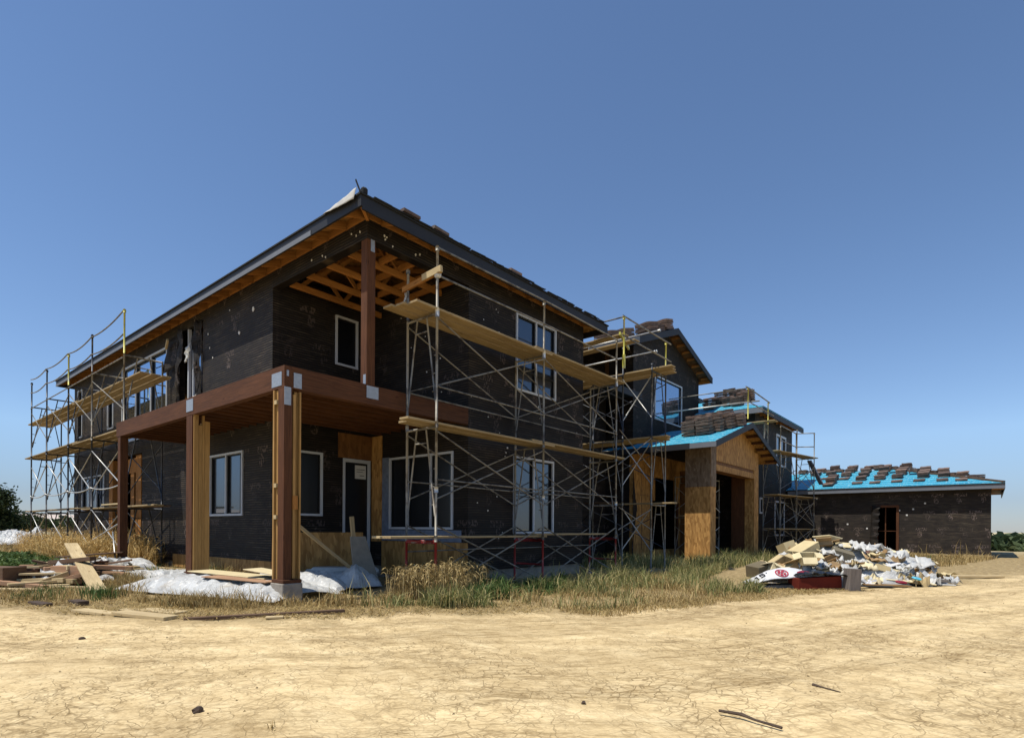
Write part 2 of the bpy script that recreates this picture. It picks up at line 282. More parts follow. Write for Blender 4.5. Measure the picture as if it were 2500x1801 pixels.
# ------------------------------------------------------------------ mesh helpers
class MB:
    def __init__(s): s.v = []; s.f = []; s.uv = []; s.mi = []
    def face(s, pts, uvs=None, mi=0):
        b = len(s.v); s.v += [tuple(p) for p in pts]; s.f.append(tuple(range(b, b + len(pts))))
        s.uv += uvs if uvs else [(p[0] + p[1], p[2]) for p in pts]; s.mi.append(mi)
        return s
    def hexa(s, P, uvw, mi=0):
        b = len(s.v); s.v += [tuple(p) for p in P]
        for f in ((0, 3, 2, 1), (4, 5, 6, 7), (0, 1, 5, 4), (1, 2, 6, 5), (2, 3, 7, 6), (3, 0, 4, 7)):
            s.f.append(tuple(b + i for i in f)); s.uv += [(uvw[i][0], uvw[i][1] + uvw[i][2]) for i in f]; s.mi.append(mi)
        return s
    def box(s, x0, x1, y0, y1, z0, z1, mi=0):
        P = [(x0, y0, z0), (x1, y0, z0), (x1, y1, z0), (x0, y1, z0), (x0, y0, z1), (x1, y0, z1), (x1, y1, z1), (x0, y1, z1)]
        d = (x1 - x0, y1 - y0, z1 - z0); k = d.index(max(d)); o = [i for i in range(3) if i != k]
        return s.hexa(P, [(p[k], p[o[0]], p[o[1]]) for p in P], mi)
    def bar(s, p, q, w, h, up=(0, 0, 1), mi=0):
        p = Vector(p); q = Vector(q); d = q - p; ln = d.length; d.normalize(); u = Vector(up)
        if abs(d.dot(u)) > .98: u = Vector((1, 0, 0))
        a = d.cross(u).normalized(); b = a.cross(d).normalized(); a = a * (w / 2); b = b * (h / 2)
        P = []; U = []
        for e, l in ((p, 0), (q, ln)):
            for sa, sb in ((-1, -1), (1, -1), (1, 1), (-1, 1)): P.append(e + a * sa + b * sb); U.append((l, sa * w / 2, sb * h / 2))
        return s.hexa(P, U, mi)
    def tube(s, pts, r, n=7, mi=0, caps=True):
        pts = [Vector(p) for p in pts]; b = len(s.v); rr = r if isinstance(r, (list, tuple)) else [r] * len(pts)
        for i, p in enumerate(pts):
            d = (pts[min(i + 1, len(pts) - 1)] - pts[max(i - 1, 0)]).normalized()
            u = Vector((0, 0, 1)) if abs(d.z) < .95 else Vector((1, 0, 0)); a = d.cross(u).normalized(); c = a.cross(d)
            for k in range(n):
                t = 2 * math.pi * k / n; s.v.append(tuple(p + (a * math.cos(t) + c * math.sin(t)) * rr[i]))
        for i in range(len(pts) - 1):
            for k in range(n):
                k2 = (k + 1) % n; s.f.append((b + i * n + k, b + i * n + k2, b + (i + 1) * n + k2, b + (i + 1) * n + k)); s.uv += [(i, k / n), (i, k2 / n), (i + 1, k2 / n), (i + 1, k / n)]; s.mi.append(mi)
        if caps:
            for i, o in ((0, 1), (len(pts) - 1, -1)):
                s.f.append(tuple(b + i * n + k for k in range(n))[::o]); s.uv += [(0, 0)] * n; s.mi.append(mi)
        return s
    def build(s, name, mat, parent=None, loc=None, smooth=False, bevel=0):
        me = bpy.data.meshes.new(name); org = Vector(loc) if loc is not None else (wloc(parent) if parent else Vector((0, 0, 0)))
        me.from_pydata([tuple(Vector(v) - org) for v in s.v], [], s.f)
        ul = me.uv_layers.new(name='UVMap')
        ul.data.foreach_set('uv', np.array(s.uv, dtype=np.float32).ravel())
        mats = mat if isinstance(mat, (list, tuple)) else [mat]
        for k in mats: me.materials.append(M[k])
        if len(mats) > 1: me.polygons.foreach_set('material_index', s.mi)
        if smooth: me.polygons.foreach_set('use_smooth', [True] * len(me.polygons))
        o = bpy.data.objects.new(name, me); C.objects.link(o)
        if parent: o.parent = parent; o.location = org - wloc(parent)
        else: o.location = org
        if bevel:
            b = o.modifiers.new('bevel', 'BEVEL'); b.width = bevel; b.segments = 1; b.limit_method = 'ANGLE'
        me.update(); return o
def wloc(o):
    v = Vector(o.location)
    while o.parent: o = o.parent; v = v + Vector(o.location)
    return v
def tag(o, label, cat, group=None, kind=None):
    if label: o['label'] = label
    if cat: o['category'] = cat
    if group: o['group'] = group
    if kind: o['kind'] = kind
    return o
def thing(name, loc, label, cat, group=None):
    o = bpy.data.objects.new(name, None); C.objects.link(o); o.location = loc; o.empty_display_size = .2
    return tag(o, label, cat, group)
def structure(o): o['kind'] = 'structure'; return o
def copy_tree(o, loc, rot=None):
    r = o.copy(); C.objects.link(r); r.location = loc
    if rot: r.rotation_euler = rot
    for ch in list(o.children):
        c = ch.copy(); C.objects.link(c); c.parent = r
        for g in ch.children: d = g.copy(); C.objects.link(d); d.parent = c
    return r
def lerp(p, q, t): return tuple(a + (b - a) * t for a, b in zip(p, q))

# ------------------------------------------------------------------ camera, light, sky
CAM = Vector((-6.75, -9.334, 1.3)); AZ = math.radians(50.194); ROLL = math.radians(.35)
FW = Vector((math.sin(AZ), math.cos(AZ), 0)); RT = Vector((math.cos(AZ), -math.sin(AZ), 0))
def PV(r, f, z=0.): v = CAM + RT * r + FW * f; return (v.x, v.y, z)
cam = bpy.data.cameras.new('camera'); co = bpy.data.objects.new('camera', cam); C.objects.link(co)
rc = RT * math.cos(ROLL) + Vector((0, 0, 1)) * math.sin(ROLL); uc = Vector((0, 0, 1)) * math.cos(ROLL) - RT * math.sin(ROLL)
co.matrix_world = Matrix(((rc.x, uc.x, -FW.x, CAM.x), (rc.y, uc.y, -FW.y, CAM.y), (rc.z, uc.z, -FW.z, CAM.z), (0, 0, 0, 1)))
cam.sensor_width = 36; cam.lens = 36 * 1400 / 2500; cam.shift_y = (1291 - 900.5) / 2500; cam.clip_end = 9000; cam.clip_start = .05
sc.camera = co
SUN = Vector((-.42, .16, 1)).normalized()
sl = bpy.data.lights.new('sun', 'SUN'); sl.energy = 4.9; sl.angle = math.radians(.53); sl.color = (1, .95, .86)
so = bpy.data.objects.new('sun', sl); C.objects.link(so); so.rotation_euler = SUN.to_track_quat('Z', 'Y').to_euler(); so.location = (0, 0, 30)
w = bpy.data.worlds.new('World'); sc.world = w; w.use_nodes = True; nt = w.node_tree; nt.nodes.clear()
sky = N(nt, 'TexSky', sky_type='NISHITA', sun_disc=False); sky.sun_elevation = math.asin(SUN.z); sky.sun_rotation = math.atan2(SUN.x, SUN.y)
sky.altitude = 1600; sky.air_density = 1.12; sky.dust_density = .25; sky.ozone_density = 5.1
bg = N(nt, 'Background'); bg.inputs['Strength'].default_value = .145; wo = N(nt, 'OutputWorld')
se = N(nt, 'SeparateXYZ'); L(nt, N(nt, 'TexCoord').outputs['Generated'], se.inputs[0])
hz = ramp(nt, se.outputs[2], [(0, (.45, .48, .60)), (.045, (.56, .56, .65)), (.14, (1.02, .99, .98)), (.4, (1, 1, 1))])   # murky air low over the horizon
L(nt, mix(nt, 1., sky.outputs[0], hz, 'MULTIPLY'), bg.inputs[0]); L(nt, bg.outputs[0], wo.inputs[0])
sc.view_settings.view_transform = 'Standard'; sc.view_settings.look = 'None'; sc.view_settings.exposure = 0; sc.view_settings.gamma = 1
sc.cycles.max_bounces = 6; sc.cycles.diffuse_bounces = 1; sc.cycles.glossy_bounces = 3; sc.cycles.transmission_bounces = 3
sc.cycles.use_denoising = True

# ------------------------------------------------------------------ ground
EDGE = [(-60, 40), (-14, 18), (-6.5, 6.2), (-5.1, 3.2), (-4.5, 1.2), (-3.75, -.75), (-2.4, -1.9), (-1.0, -2.9), (.4, -4.3), (2.3, -5.1), (5.2, -6.0), (8.3, -7.4), (13, -9.2), (17, -10.4), (24, -12), (60, -20), (400, -90)]
def edge_dist(x, y):
    """signed distance to the road edge, positive on the yard side"""
    best = np.full(x.shape, 1e9); sg = np.zeros(x.shape)
    for (ax, ay), (bx, by) in zip(EDGE, EDGE[1:]):
        dx, dy = bx - ax, by - ay; t = np.clip(((x - ax) * dx + (y - ay) * dy) / (dx * dx + dy * dy), 0, 1)
        px, py = x - ax - t * dx, y - ay - t * dy; d = np.hypot(px, py); c = dx * py - dy * px
        m = d < best; best = np.where(m, d, best); sg = np.where(m, np.sign(c), sg)
    return best * sg
def ss(a, b, x): t = np.clip((x - a) / (b - a), 0, 1); return t * t * (3 - 2 * t)
def gz(x, y):
    x = np.asarray(x, float); y = np.asarray(y, float)
    z = -2.6 * ss(42, 90, x) * ss(30, -5, y)
    z = z + .018 * np.sin(x * 1.3 + y * .7) * np.sin(y * .9 - x * .4) + .012 * np.sin(2.9 * x - 1.7 * y)
    return z
def axis(a, b, step, far):
    g = [0.]; s = step
    while g[-1] < far: s *= 1.35; g.append(g[-1] + s)
    return np.concatenate([a - np.array(g[:0:-1]), np.arange(a, b + 1e-6, step), b + np.array(g[1:])])
xs = axis(-14, 44, .3, 5000); ys = axis(-20, 34, .3, 5000)
X, Y = np.meshgrid(xs, ys, indexing='ij'); Z = gz(X, Y)
rngn = np.random.default_rng(3)
Z = Z + rngn.normal(0, .004, Z.shape) * (np.hypot(X - CAM.x, Y - CAM.y) < 60)
nx, ny = X.shape; idx = np.arange(nx * ny).reshape(nx, ny)
quads = np.stack([idx[:-1, :-1], idx[1:, :-1], idx[1:, 1:], idx[:-1, 1:]], -1).reshape(-1, 4)
def quick_mesh(name, V, F, mats, attrs=None, smooth=True):
    me = bpy.data.meshes.new(name); k = F.shape[1]
    me.vertices.add(len(V)); me.vertices.foreach_set('co', np.asarray(V, np.float32).ravel())
    me.loops.add(F.size); me.loops.foreach_set('vertex_index', F.astype(np.int32).ravel())
    me.polygons.add(len(F)); me.polygons.foreach_set('loop_start', np.arange(0, F.size, k, dtype=np.int32))
    if smooth: me.polygons.foreach_set('use_smooth', np.ones(len(F), bool))
    for m_ in mats: me.materials.append(M[m_])
    for an, av in (attrs or {}).items(): me.attributes.new(an, 'FLOAT', 'POINT').data.foreach_set('value', np.asarray(av, np.float32).ravel())
    me.update(calc_edges=True); me.validate(); o = bpy.data.objects.new(name, me); C.objects.link(o); return o
D = edge_dist(X, Y)
wob = .35 * np.sin(X * 3.1 + Y * 1.3) + .25 * np.sin(X * 1.1 - Y * 4.3) + rngn.normal(0, .25, X.shape)
yard = ss(-.25, .7, D + wob * .6) * (np.hypot(X, Y) < 120)
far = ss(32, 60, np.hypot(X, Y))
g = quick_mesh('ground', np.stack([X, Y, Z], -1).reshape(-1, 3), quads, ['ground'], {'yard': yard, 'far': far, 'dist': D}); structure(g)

# ------------------------------------------------------------------ the house
house = thing('house', (0, 0, 0), 'two-storey unfinished house wrapped in black building paper with open timber eaves and a corner porch', 'house')
HP = {}
def part(mb, name, mat, parent=house, **k): return mb.build(name, mat, parent, **k)
def wall(axis, c, a0, a1, z0, z1, holes=(), th=.16, mat='paper', parent=house, name='wall', sgn=1):
    """wall whose outer face lies on axis = c and faces the negative side; openings are cut through"""
    mb = MB()
    av = sorted({a0, a1, *[min(max(h[i], a0), a1) for h in holes for i in (0, 1)]}); zv = sorted({z0, z1, *[min(max(h[i], z0), z1) for h in holes for i in (2, 3)]})
    def P(a, d, z): return (c + d * sgn, a, z) if axis == 'x' else (a, c + d * sgn, z)
    def inh(a, z): return any(h[0] < a < h[1] and h[2] < z < h[3] for h in holes)
    def solid(i, j):
        if not (0 <= i < len(av) - 1 and 0 <= j < len(zv) - 1): return False
        return not inh((av[i] + av[i + 1]) / 2, (zv[j] + zv[j + 1]) / 2)
    for i in range(len(av) - 1):
        for j in range(len(zv) - 1):
            if not solid(i, j): continue
            A, B, U, W = av[i], av[i + 1], zv[j], zv[j + 1]
            mb.face([P(A, 0, U), P(A, 0, W), P(B, 0, W), P(B, 0, U)]); mb.face([P(A, th, U), P(B, th, U), P(B, th, W), P(A, th, W)])
            if not solid(i - 1, j): mb.face([P(A, 0, U), P(A, th, U), P(A, th, W), P(A, 0, W)])
            if not solid(i + 1, j): mb.face([P(B, 0, U), P(B, 0, W), P(B, th, W), P(B, th, U)])
            if not solid(i, j - 1): mb.face([P(A, 0, U), P(B, 0, U), P(B, th, U), P(A, th, U)])
            if not solid(i, j + 1): mb.face([P(A, 0, W), P(A, th, W), P(B, th, W), P(B, 0, W)])
    return mb.build(name, mat, parent)
def window(axis, c, a0, a1, z0, z1, mull=(), trans=(), glass='glass', parent=house, name='window', fw=.055, proud=.035):
    """white vinyl frame standing proud of the wall, dark gasket line, glass set back"""
    def B(mb, A0, A1, U0, U1, d0, d1):
        return mb.box(c + d0, c + d1, A0, A1, U0, U1) if axis == 'x' else mb.box(A0, A1, c + d0, c + d1, U0, U1)
    f = MB(); o = -proud
    B(f, a0, a1, z1 - fw, z1, o, .09); B(f, a0, a1, z0, z0 + fw, o, .09); B(f, a0, a0 + fw, z0 + fw, z1 - fw, o, .09); B(f, a1 - fw, a1, z0 + fw, z1 - fw, o, .09)
    for m_ in mull: B(f, m_ - fw * .45, m_ + fw * .45, z0 + fw, z1 - fw, o + .01, .085)
    fr = f.build(name, 'vinyl', parent)
    gk = MB(); i0, i1, u0, u1 = a0 + fw, a1 - fw, z0 + fw, z1 - fw; t = .03
    xs_ = [i0] + [x for m_ in sorted(mull) for x in (m_ - fw * .45, m_ + fw * .45)] + [i1]
    for k in range(0, len(xs_), 2):
        l, r = xs_[k], xs_[k + 1]
        for q in ((l, r, u1 - t, u1), (l, r, u0, u0 + t), (l, l + t, u0 + t, u1 - t), (r - t, r, u0 + t, u1 - t)): B(gk, *q, .012, .07)
        for tz in trans: B(gk, l + t, r - t, tz - .025, tz + .025, .005, .07)
        g_ = MB(); B(g_, l + t, r - t, u0 + t, u1 - t, .05, .062); g_.build('pane', glass, fr)
    gk.build('gasket', 'black', fr); return fr
YR, XI = 3.67, 2.84          # the notch at the near corner
# main block walls
wl = wall('x', 0, YR, 20.35, .3, 7.33, [(5.1, 7.02, 1.6, 3.24), (10.1, 14.26, 4.22, 6.84), (7.57, 9.2, 4.25, 7.05), (15.2, 15.88, 4.88, 6.4), (19.13, 19.79, 4.93, 6.9), (16.24, 19.13, 1.93, 3.27), (12.29, 15.63, .3, 3.76)], mat='paper_sunlit')
wall('y', YR, .16, XI, .3, 7.33, [(1.68, 2.36, 5.52, 6.8), (.63, 1.33, 1.6, 3.2), (1.93, 2.78, .45, 3.13)])
wall('x', XI, .16, YR, .3, 7.33, [(.48, 2.88, 1.28, 3.15)])
wall('y', 0, XI, 7.72, .3, 7.33, [(4.48, 6.22, 1.18, 3.17), (4.55, 6.3, 4.86, 6.85)])
wall('x', 7.72, .16, 20.35, .3, 7.33, sgn=-1); wall('y', 20.35, .16, 7.55, .3, 7.33, sgn=-1)
mb = MB().box(.17, 7.5, YR + .17, 20.1, 3.9, 4.1); mb.box(XI + .17, 7.5, .17, YR + .17, 3.9, 4.1); part(mb, 'floor', 'osb_brown')
mb = MB().box(.06, 7.66, YR + .06, 20.3, -.1, .3); mb.box(XI + .06, 7.66, .05, YR, -.1, .298); part(mb, 'foundation', 'concrete')
mb = MB().box(-.012, .05, YR - .012, 9.6, .12, .5); part(mb, 'base_board', 'osb')
mb = MB().box(XI - .014, XI - .002, -.014, 3.2, .1, .97); mb.box(XI - .016, XI - .003, .62, .64, .12, .9); part(mb, 'base_board', 'osb')
# black headers over the notch, wrapped like the wall
part(MB().box(0, .2, 0, YR - .002, 6.95, 7.32).box(.202, XI - .002, 0, .2, 6.95, 7.32), 'header', 'paper')
# windows
window('x', 0, 5.1, 7.02, 1.6, 3.24, [6.06])
window('x', 0, 10.1, 14.26, 4.22, 6.84, [11.5, 12.9], glass='glass_blue', fw=.06)
window('x', 0, 15.2, 15.88, 4.88, 6.4); window('x', 0, 19.13, 19.79, 4.93, 6.9)
window('x', 0, 16.24, 19.13, 1.93, 3.27, [17.2, 18.15])
window('y', YR, 1.68, 2.36, 5.52, 6.8, glass='glass_dark'); window('y', YR, .63, 1.33, 1.6, 3.2, glass='glass_dark')
window('x', XI, .48, 2.88, 1.28, 3.15, [1.27, 2.14], glass='glass_dark')
window('y', 0, 4.48, 6.22, 1.18, 3.17, [5.33]); window('y', 0, 4.55, 6.3, 4.86, 6.85, [5.4], [5.42])
# door in the recess with a pinned note, bare sheathing over it
f = MB(); f.box(1.93, 2.78, YR - .03, YR + .08, 3.04, 3.13).box(1.93, 1.99, YR - .03, YR + .08, .45, 3.04).box(2.72, 2.78, YR - .03, YR + .08, .45, 3.04)
dr = f.build('door', 'vinyl', house)
MB().box(1.99, 2.72, YR + .03, YR + .07, .45, 3.04).build('pane', 'glass_dark', dr)
nb = MB().box(2.32, 2.66, YR + .012, YR + .026, 2.62, 2.98).build('note', 'paperwhite', dr)
MB().box(2.36, 2.62, YR + .006, YR + .010, 2.86, 2.875).box(2.36, 2.56, YR + .006, YR + .010, 2.80, 2.812).box(2.46, 2.6, YR + .006, YR + .010, 2.70, 2.715).build('printed_line', 'ink', nb)
part(MB().box(1.78, XI - .002, YR - .016, YR - .003, 3.14, 3.78), 'sheathing', 'osb_brown')
part(MB().box(XI - .016, XI - .003, 3.2, YR - .02, .95, 3.78), 'sheathing', 'osb')
mb = MB().box(XI - .012, XI - .003, 2.89, 3.19, .98, 3.18).box(XI - .013, XI - .003, .2, 2.885, .98, 1.262); part(mb, 'flashing', 'membrane')
# recessed entry on the left wall with orange jambs
mb = MB().box(-.03, .3, 15.2, 15.6, .3, 3.7).box(-.02, .3, 12.31, 12.8, .3, 3.7).box(.2, .32, 12.8, 15.2, .3, 1.0).box(.2, .32, 12.8, 15.2, 3.2, 3.7).box(.2, .32, 13.7, 14.05, 1.0, 3.2); part(mb, 'door_jamb', 'orange_wood')
# the torn patch: bare opening, hanging flaps of paper, bright stud, narrow pane
part(MB().box(.02, .1, 8.58, 8.66, 4.2, 7.05), 'stud', 'vinyl')
window('x', .06, 7.72, 8.32, 4.5, 6.55, glass='glass_blue', fw=.05)
def sheet(name, mat, parent, origin, ux, uy, nu, nv, fn, thick=.006, smooth=True, loc=None):
    """free-form sheet: origin + u*ux + v*uy + fn(u,v)"""
    O, A, B = Vector(origin), Vector(ux), Vector(uy); V = []; F = []
    for i in range(nu + 1):
        for j in range(nv + 1):
            u, v = i / nu, j / nv; V.append(O + A * u + B * v + Vector(fn(u, v)))
    for i in range(nu):
        for j in range(nv):
            a = i * (nv + 1) + j; F.append((a, a + nv + 1, a + nv + 2, a + 1))
    mb = MB(); mb.v = [tuple(v) for v in V]; mb.f = F
    mb.uv = [(V[i].x + V[i].y, V[i].z) for f in F for i in f]; mb.mi = [0] * len(F)
    o = mb.build(name, mat, parent, smooth=smooth, loc=loc)
    s = o.modifiers.new('thickness', 'SOLIDIFY'); s.thickness = thick; return o
def nz(u, v, k=1., s=0): return mn.noise(Vector((u * k + s, v * k - s * .7, s * 1.3)))
sheet('torn_paper', 'paper', house, (-.01, 9.2, 7.05), (0, -.36, 0), (0, 0, -2.6), 10, 24, lambda u, v: (-.16 * abs(nz(u, v, 4, 3)) - .1 * u, .28 * nz(v, u, 3, 8) * u + .35 * u * (v - .5), .25 * nz(u, v, 5, 2) * u))
sheet('torn_paper', 'paper', house, (-.01, 7.57, 7.07), (0, .4, 0), (0, 0, -2.75), 10, 24, lambda u, v: (-.14 * abs(nz(u, v, 5, 11)) - .07 * u, -.3 * abs(nz(v, u, 4, 4)) * u - .3 * u * max(0, v - .3), .2 * nz(u, v, 5, 6) * u))
sheet('torn_paper', 'paper', house, (-.012, 9.2, 7.0), (0, .75, 0), (0, 0, -.9), 8, 8, lambda u, v: (-.2 * u * v - .05 * abs(nz(u, v, 6, 1)), .1 * nz(u, v, 4, 5), -.2 * u * v))
sheet('torn_flap', 'greysheet', house, (-.16, 8.27, 6.4), (0, -.3, .1), (0, .1, -.42), 5, 6, lambda u, v: (-.06 * nz(u, v, 6, 1), .1 * nz(u, v, 4, 5), 0))
sheet('torn_flap', 'greysheet', house, (-.12, 8.02, 4.95), (0, -.3, .05), (0, .05, -.5), 5, 6, lambda u, v: (-.06 * nz(u, v, 6, 3), .1 * nz(u, v, 4, 9), 0))
part(MB().bar((-.12, 7.27, 4.12), (-.16, 6.97, 4.64), .06, .1), 'wood_offcut', 'pale_wood')
part(MB().bar((-.16, 9.8, 6.68), (-.2, 9.55, 6.88), .05, .1), 'wood_offcut', 'pale_wood')
# white scraps and nail caps caught on the lath
Rs = random.Random(21)
def scrap(p, axis, s):
    a, b = (Vector((0, 1, 0)), Vector((0, 0, 1))) if axis == 'x' else (Vector((1, 0, 0)), Vector((0, 0, 1)))
    n = Vector((-1, 0, 0)) if axis == 'x' else Vector((0, -1, 0)); c = Vector(p); k = 6
    ring = [c + a * (s * Rs.uniform(.5, 1) * math.cos(2 * math.pi * i / k)) + b * (s * Rs.uniform(.6, 1.3) * math.sin(2 * math.pi * i / k)) for i in range(k)]
    mb = MB(); top = [q + n * .012 for q in ring]; mb.face(top if axis == 'y' else top[::-1]); 
    for i in range(k): j = (i + 1) % k; mb.face([ring[i], ring[j], top[j], top[i]])
    mb.build('paper_scrap', 'paperwhite', house)
for y, z, s in ((4.62, 6.66, .07), (5.36, 6.25, .06), (7.2, 6.6, .03), (5.9, 6.95, .02), (7.1, 6.2, .03), (6.9, 5.9, .03)): scrap((-.002, y, z), 'x', s)
for k in range(26):
    x, z = Rs.uniform(2.9, 4.3) if k < 17 else Rs.uniform(4.4, 7.6), Rs.uniform(.9, 6.9)
    if 4.4 < x < 6.4 and (1 < z < 3.3 or 4.7 < z < 6.95): continue
    scrap((x, -.002, z), 'y', Rs.uniform(.012, .03))
for k in range(6): scrap((Rs.uniform(.05, 1.6), -.002, Rs.uniform(6.98, 7.2)), 'y', .025)
for k in range(6): scrap((-.002, Rs.uniform(.1, 2.4), Rs.uniform(6.98, 7.2)), 'x', .025)
for k in range(12): scrap((XI - .002, Rs.uniform(.1, 2.9), Rs.uniform(4.4, 6.8)), 'x', .02)

# porch deck and posts
OX = -1.69; PY = 8.85
part(MB().box(OX, OX + .14, -.001, PY, 3.72, 4.1), 'beam', 'redwood')
part(MB().box(OX + .142, XI - .003, 0, .14, 3.72, 4.1), 'beam', 'redwood')
part(MB().box(OX + .142, -.003, PY - .14, PY, 3.74, 4.09), 'beam', 'redwood')
for k in range(21):
    y = .42 + k * .4; part(MB().box(OX + .142, (XI - .018) if y < YR - .05 else -.003, y, y + .05, 3.79, 4.05), 'joist', 'redwood')
    part(MB().box(OX + .143, OX + .16, y - .03, y + .08, 3.76, 3.8), 'joist_hanger', 'zinc')
part(MB().box(OX + .145, -.003, .145, PY - .145, 4.055, 4.085).box(-.002, XI - .02, .145, YR - .02, 4.0555, 4.0845), 'deck_board', 'osb_brown')
def plate(x0, x1, y0, y1, z0, z1): part(MB().box(x0, x1, y0, y1, z0, z1), 'bracket', 'zinc')
plate(OX - .008, OX - .001, .08, .42, 3.76, 4.0); plate(OX + .17, OX + .32, -.009, -.002, 3.74, 4.0); plate(OX + .0, OX + .12, -.012, -.004, 3.42, 3.73)
plate(OX - .008, OX - .001, 3.8, 4.15, 3.8, 4.06); plate(.0, .28, -.009, -.002, 3.84, 4.08); plate(OX + .04, OX + .08, -.008, -.002, 3.92, 4.02)
plate(-.008, -.002, .02, .1, 4.08, 4.3); plate(.08, .17, -.008, -.002, 6.72, 6.95)
# corner post
part(MB().box(OX, OX + .15, 0, .2, .36, 3.715), 'post', 'redwood')
mb = MB().box(OX - .02, OX + .02, .3, .345, .38, 3.7).box(OX + .02, OX + .19, .22, .3, .38, 3.7); part(mb, 'post_trim', 'yellow_wood')
mb = MB().box(OX + .17, OX + .215, .0, .05, .42, 3.62).box(OX + .22, OX + .285, .06, .13, .4, 3.68).box(OX + .287, OX + .312, -.01, .13, .4, 3.68).box(OX + .152, OX + .218, .14, .19, .4, 3.68); part(mb, 'post_trim', 'yellow_wood')
for z in (3.45, 2.0, 1.45): part(MB().box(OX - .03, OX + .02, .205, .29, z, z + .07), 'spacer_block', 'pale_wood')
part(MB().box(OX + .16, OX + .25, -.02, .06, 1.62, 1.86), 'spacer_block', 'orange_wood')
part(MB().box(OX - .025, OX + .33, -.04, .36, .335, .40), 'post_collar', 'redwood', bevel=.01)
part(MB().box(OX - .035, OX + .34, -.05, .38, -.1, .335), 'pedestal', 'concrete', bevel=.012)
# second post: red core, wide yellow cladding
part(MB().box(OX + .02, OX + .18, 3.9, 4.08, .32, 3.715), 'post', 'redwood')
mb = MB()
for k, (x_0, x_1, t) in enumerate(((.02, .11, 3.72), (.115, .19, 3.5), (.195, .235, 3.72), (.24, .345, 3.6))): mb.box(OX + x_0, OX + x_1, 3.80, 3.855, .34, t)
mb.box(OX + .295, OX + .345, 3.86, 4.2, .34, 3.6); part(mb, 'post_trim', 'yellow_wood')
part(MB().box(OX - .005, OX + .014, 3.84, 4.14, .34, 3.71), 'post_trim', 'redwood')
part(MB().box(OX - .02, OX + .365, 3.77, 4.2, .29, .335), 'post_collar', 'redwood'); part(MB().box(OX - .02, OX + .375, 3.76, 4.22, -.1, .288), 'pedestal', 'concrete', bevel=.012)
# third post
part(MB().box(OX + .01, OX + .19, 8.55, 8.75, .0, 3.715), 'post', 'redwood')
# upper post
part(MB().box(0, .2, 0, .2, 4.102, 6.948), 'post', 'redwood', bevel=.008)

# main roof: hip roof on rafters; fascia, rafter tails and blocking along the two near eaves
OV = .52; EZ0, EZ1 = 7.17, 7.39; x0, x1, y0, y1 = -OV, 7.72 + OV, -OV, 20.35 + OV
def hip(mb, x0, x1, y0, y1, z, pitch, t=.03):
    hx = (x1 - x0) / 2; zr = z + hx * pitch; a, b = (x0 + hx, y0 + hx, zr), (x0 + hx, y1 - hx, zr)
    c = [(x0, y0, z), (x1, y0, z), (x1, y1, z), (x0, y1, z)]
    for dz, fl in ((0, 1), (-t, -1)):
        q = lambda p: (p[0], p[1], p[2] + dz)
        for f in ([c[0], c[1], a], [c[1], c[2], b, a], [c[2], c[3], b], [c[3], c[0], a, b]): mb.face([q(p) for p in f][::fl])
    for i in range(4):
        p, q = c[i], c[(i + 1) % 4]; mb.face([(p[0], p[1], p[2] - t), (q[0], q[1], q[2] - t), q, p])
    return mb
roof = part(hip(MB(), x0 - .03, x1 + .03, y0 - .03, y1 + .03, EZ1 + .012, .3), 'roof', 'felt')
part(hip(MB(), x0 + .02, x1 - .02, y0 + .02, y1 - .02, EZ1 - .035, .3, .02), 'roof_sheathing', 'osb', roof)
part(MB().box(x0, x0 + .04, y0, y1, EZ0, EZ1), 'fascia', 'fascia', roof); part(MB().box(x0 + .041, x1, y0, y0 + .04, EZ0 - .05, EZ1), 'fascia', 'fascia', roof)
part(MB().box(x1 - .04, x1, y0 + .041, y1, EZ0, EZ1), 'fascia', 'fascia', roof); part(MB().box(x0 + .041, x1 - .041, y1 - .04, y1, EZ0, EZ1), 'fascia', 'fascia', roof)
part(MB().box(x0 - .012, x0 - .002, 1.15, y1, EZ0 - .012, EZ0 + .085), 'fascia_strip', 'fascia_grey', roof)
for k in range(32):
    y = .02 + k * .655; part(MB().bar((x0 + .04, y, EZ1 - .14), (.0, y, EZ1 - .14 + .3 * (OV - .04)), .045, .16), 'rafter_tail', 'orange_wood', roof)
for k in range(12):
    x = .35 + k * .655; part(MB().bar((x, y0 + .04, EZ1 - .14), (x, .0, EZ1 - .14 + .3 * (OV - .04)), .045, .16), 'rafter_tail', 'orange_wood', roof)
part(MB().bar((x0 + .05, y0 + .05, EZ1 - .12), (.0, .0, EZ1 - .02), .06, .18), 'rafter_tail', 'orange_wood', roof)
part(MB().box(-.03, .0, 0, 20.35, 7.325, 7.48), 'blocking', 'orange_wood', roof); part(MB().box(.001, 7.72, -.03, .0, 7.325, 7.48), 'blocking', 'orange_wood', roof)
# torn pale flap of roof felt near the corner
sheet('felt_flap', 'felt_pale', roof, (x0 - .02, y0 + .12, EZ1 + .03), (.0, 1.0, 0), (-.03, 0, -.13), 12, 4, lambda u, v: (-.03 * v, 0, .11 * (1 - u) * (1 - v) + .07 * v * u + .02 * nz(u, v, 5)), .004)
part(MB().bar((x0 + .1, y0 + .02, EZ1 + .1), (x0 + .2, y0 + .3, EZ1 + .13), .12, .14), 'ridge_cap', 'felt', roof, bevel=.03)
part(MB().bar((x0 - .03, y0 - .03, EZ1 - .02), (x0 - .1, y0 + .02, EZ1 + .2), .05, .02), 'felt_flap', 'felt', roof)
for k in range(26):                          # ragged felt edge
    x = x0 + .3 + k * .32 + R.uniform(-.1, .1); part(MB().bar((x, y0 - .03, EZ1 + .02 + R.uniform(0, .02)), (x + R.uniform(.2, .5), y0 - .04, EZ1 + .02 + R.uniform(0, .025)), .05, R.uniform(.015, .03)), 'felt_edge', 'felt', roof)
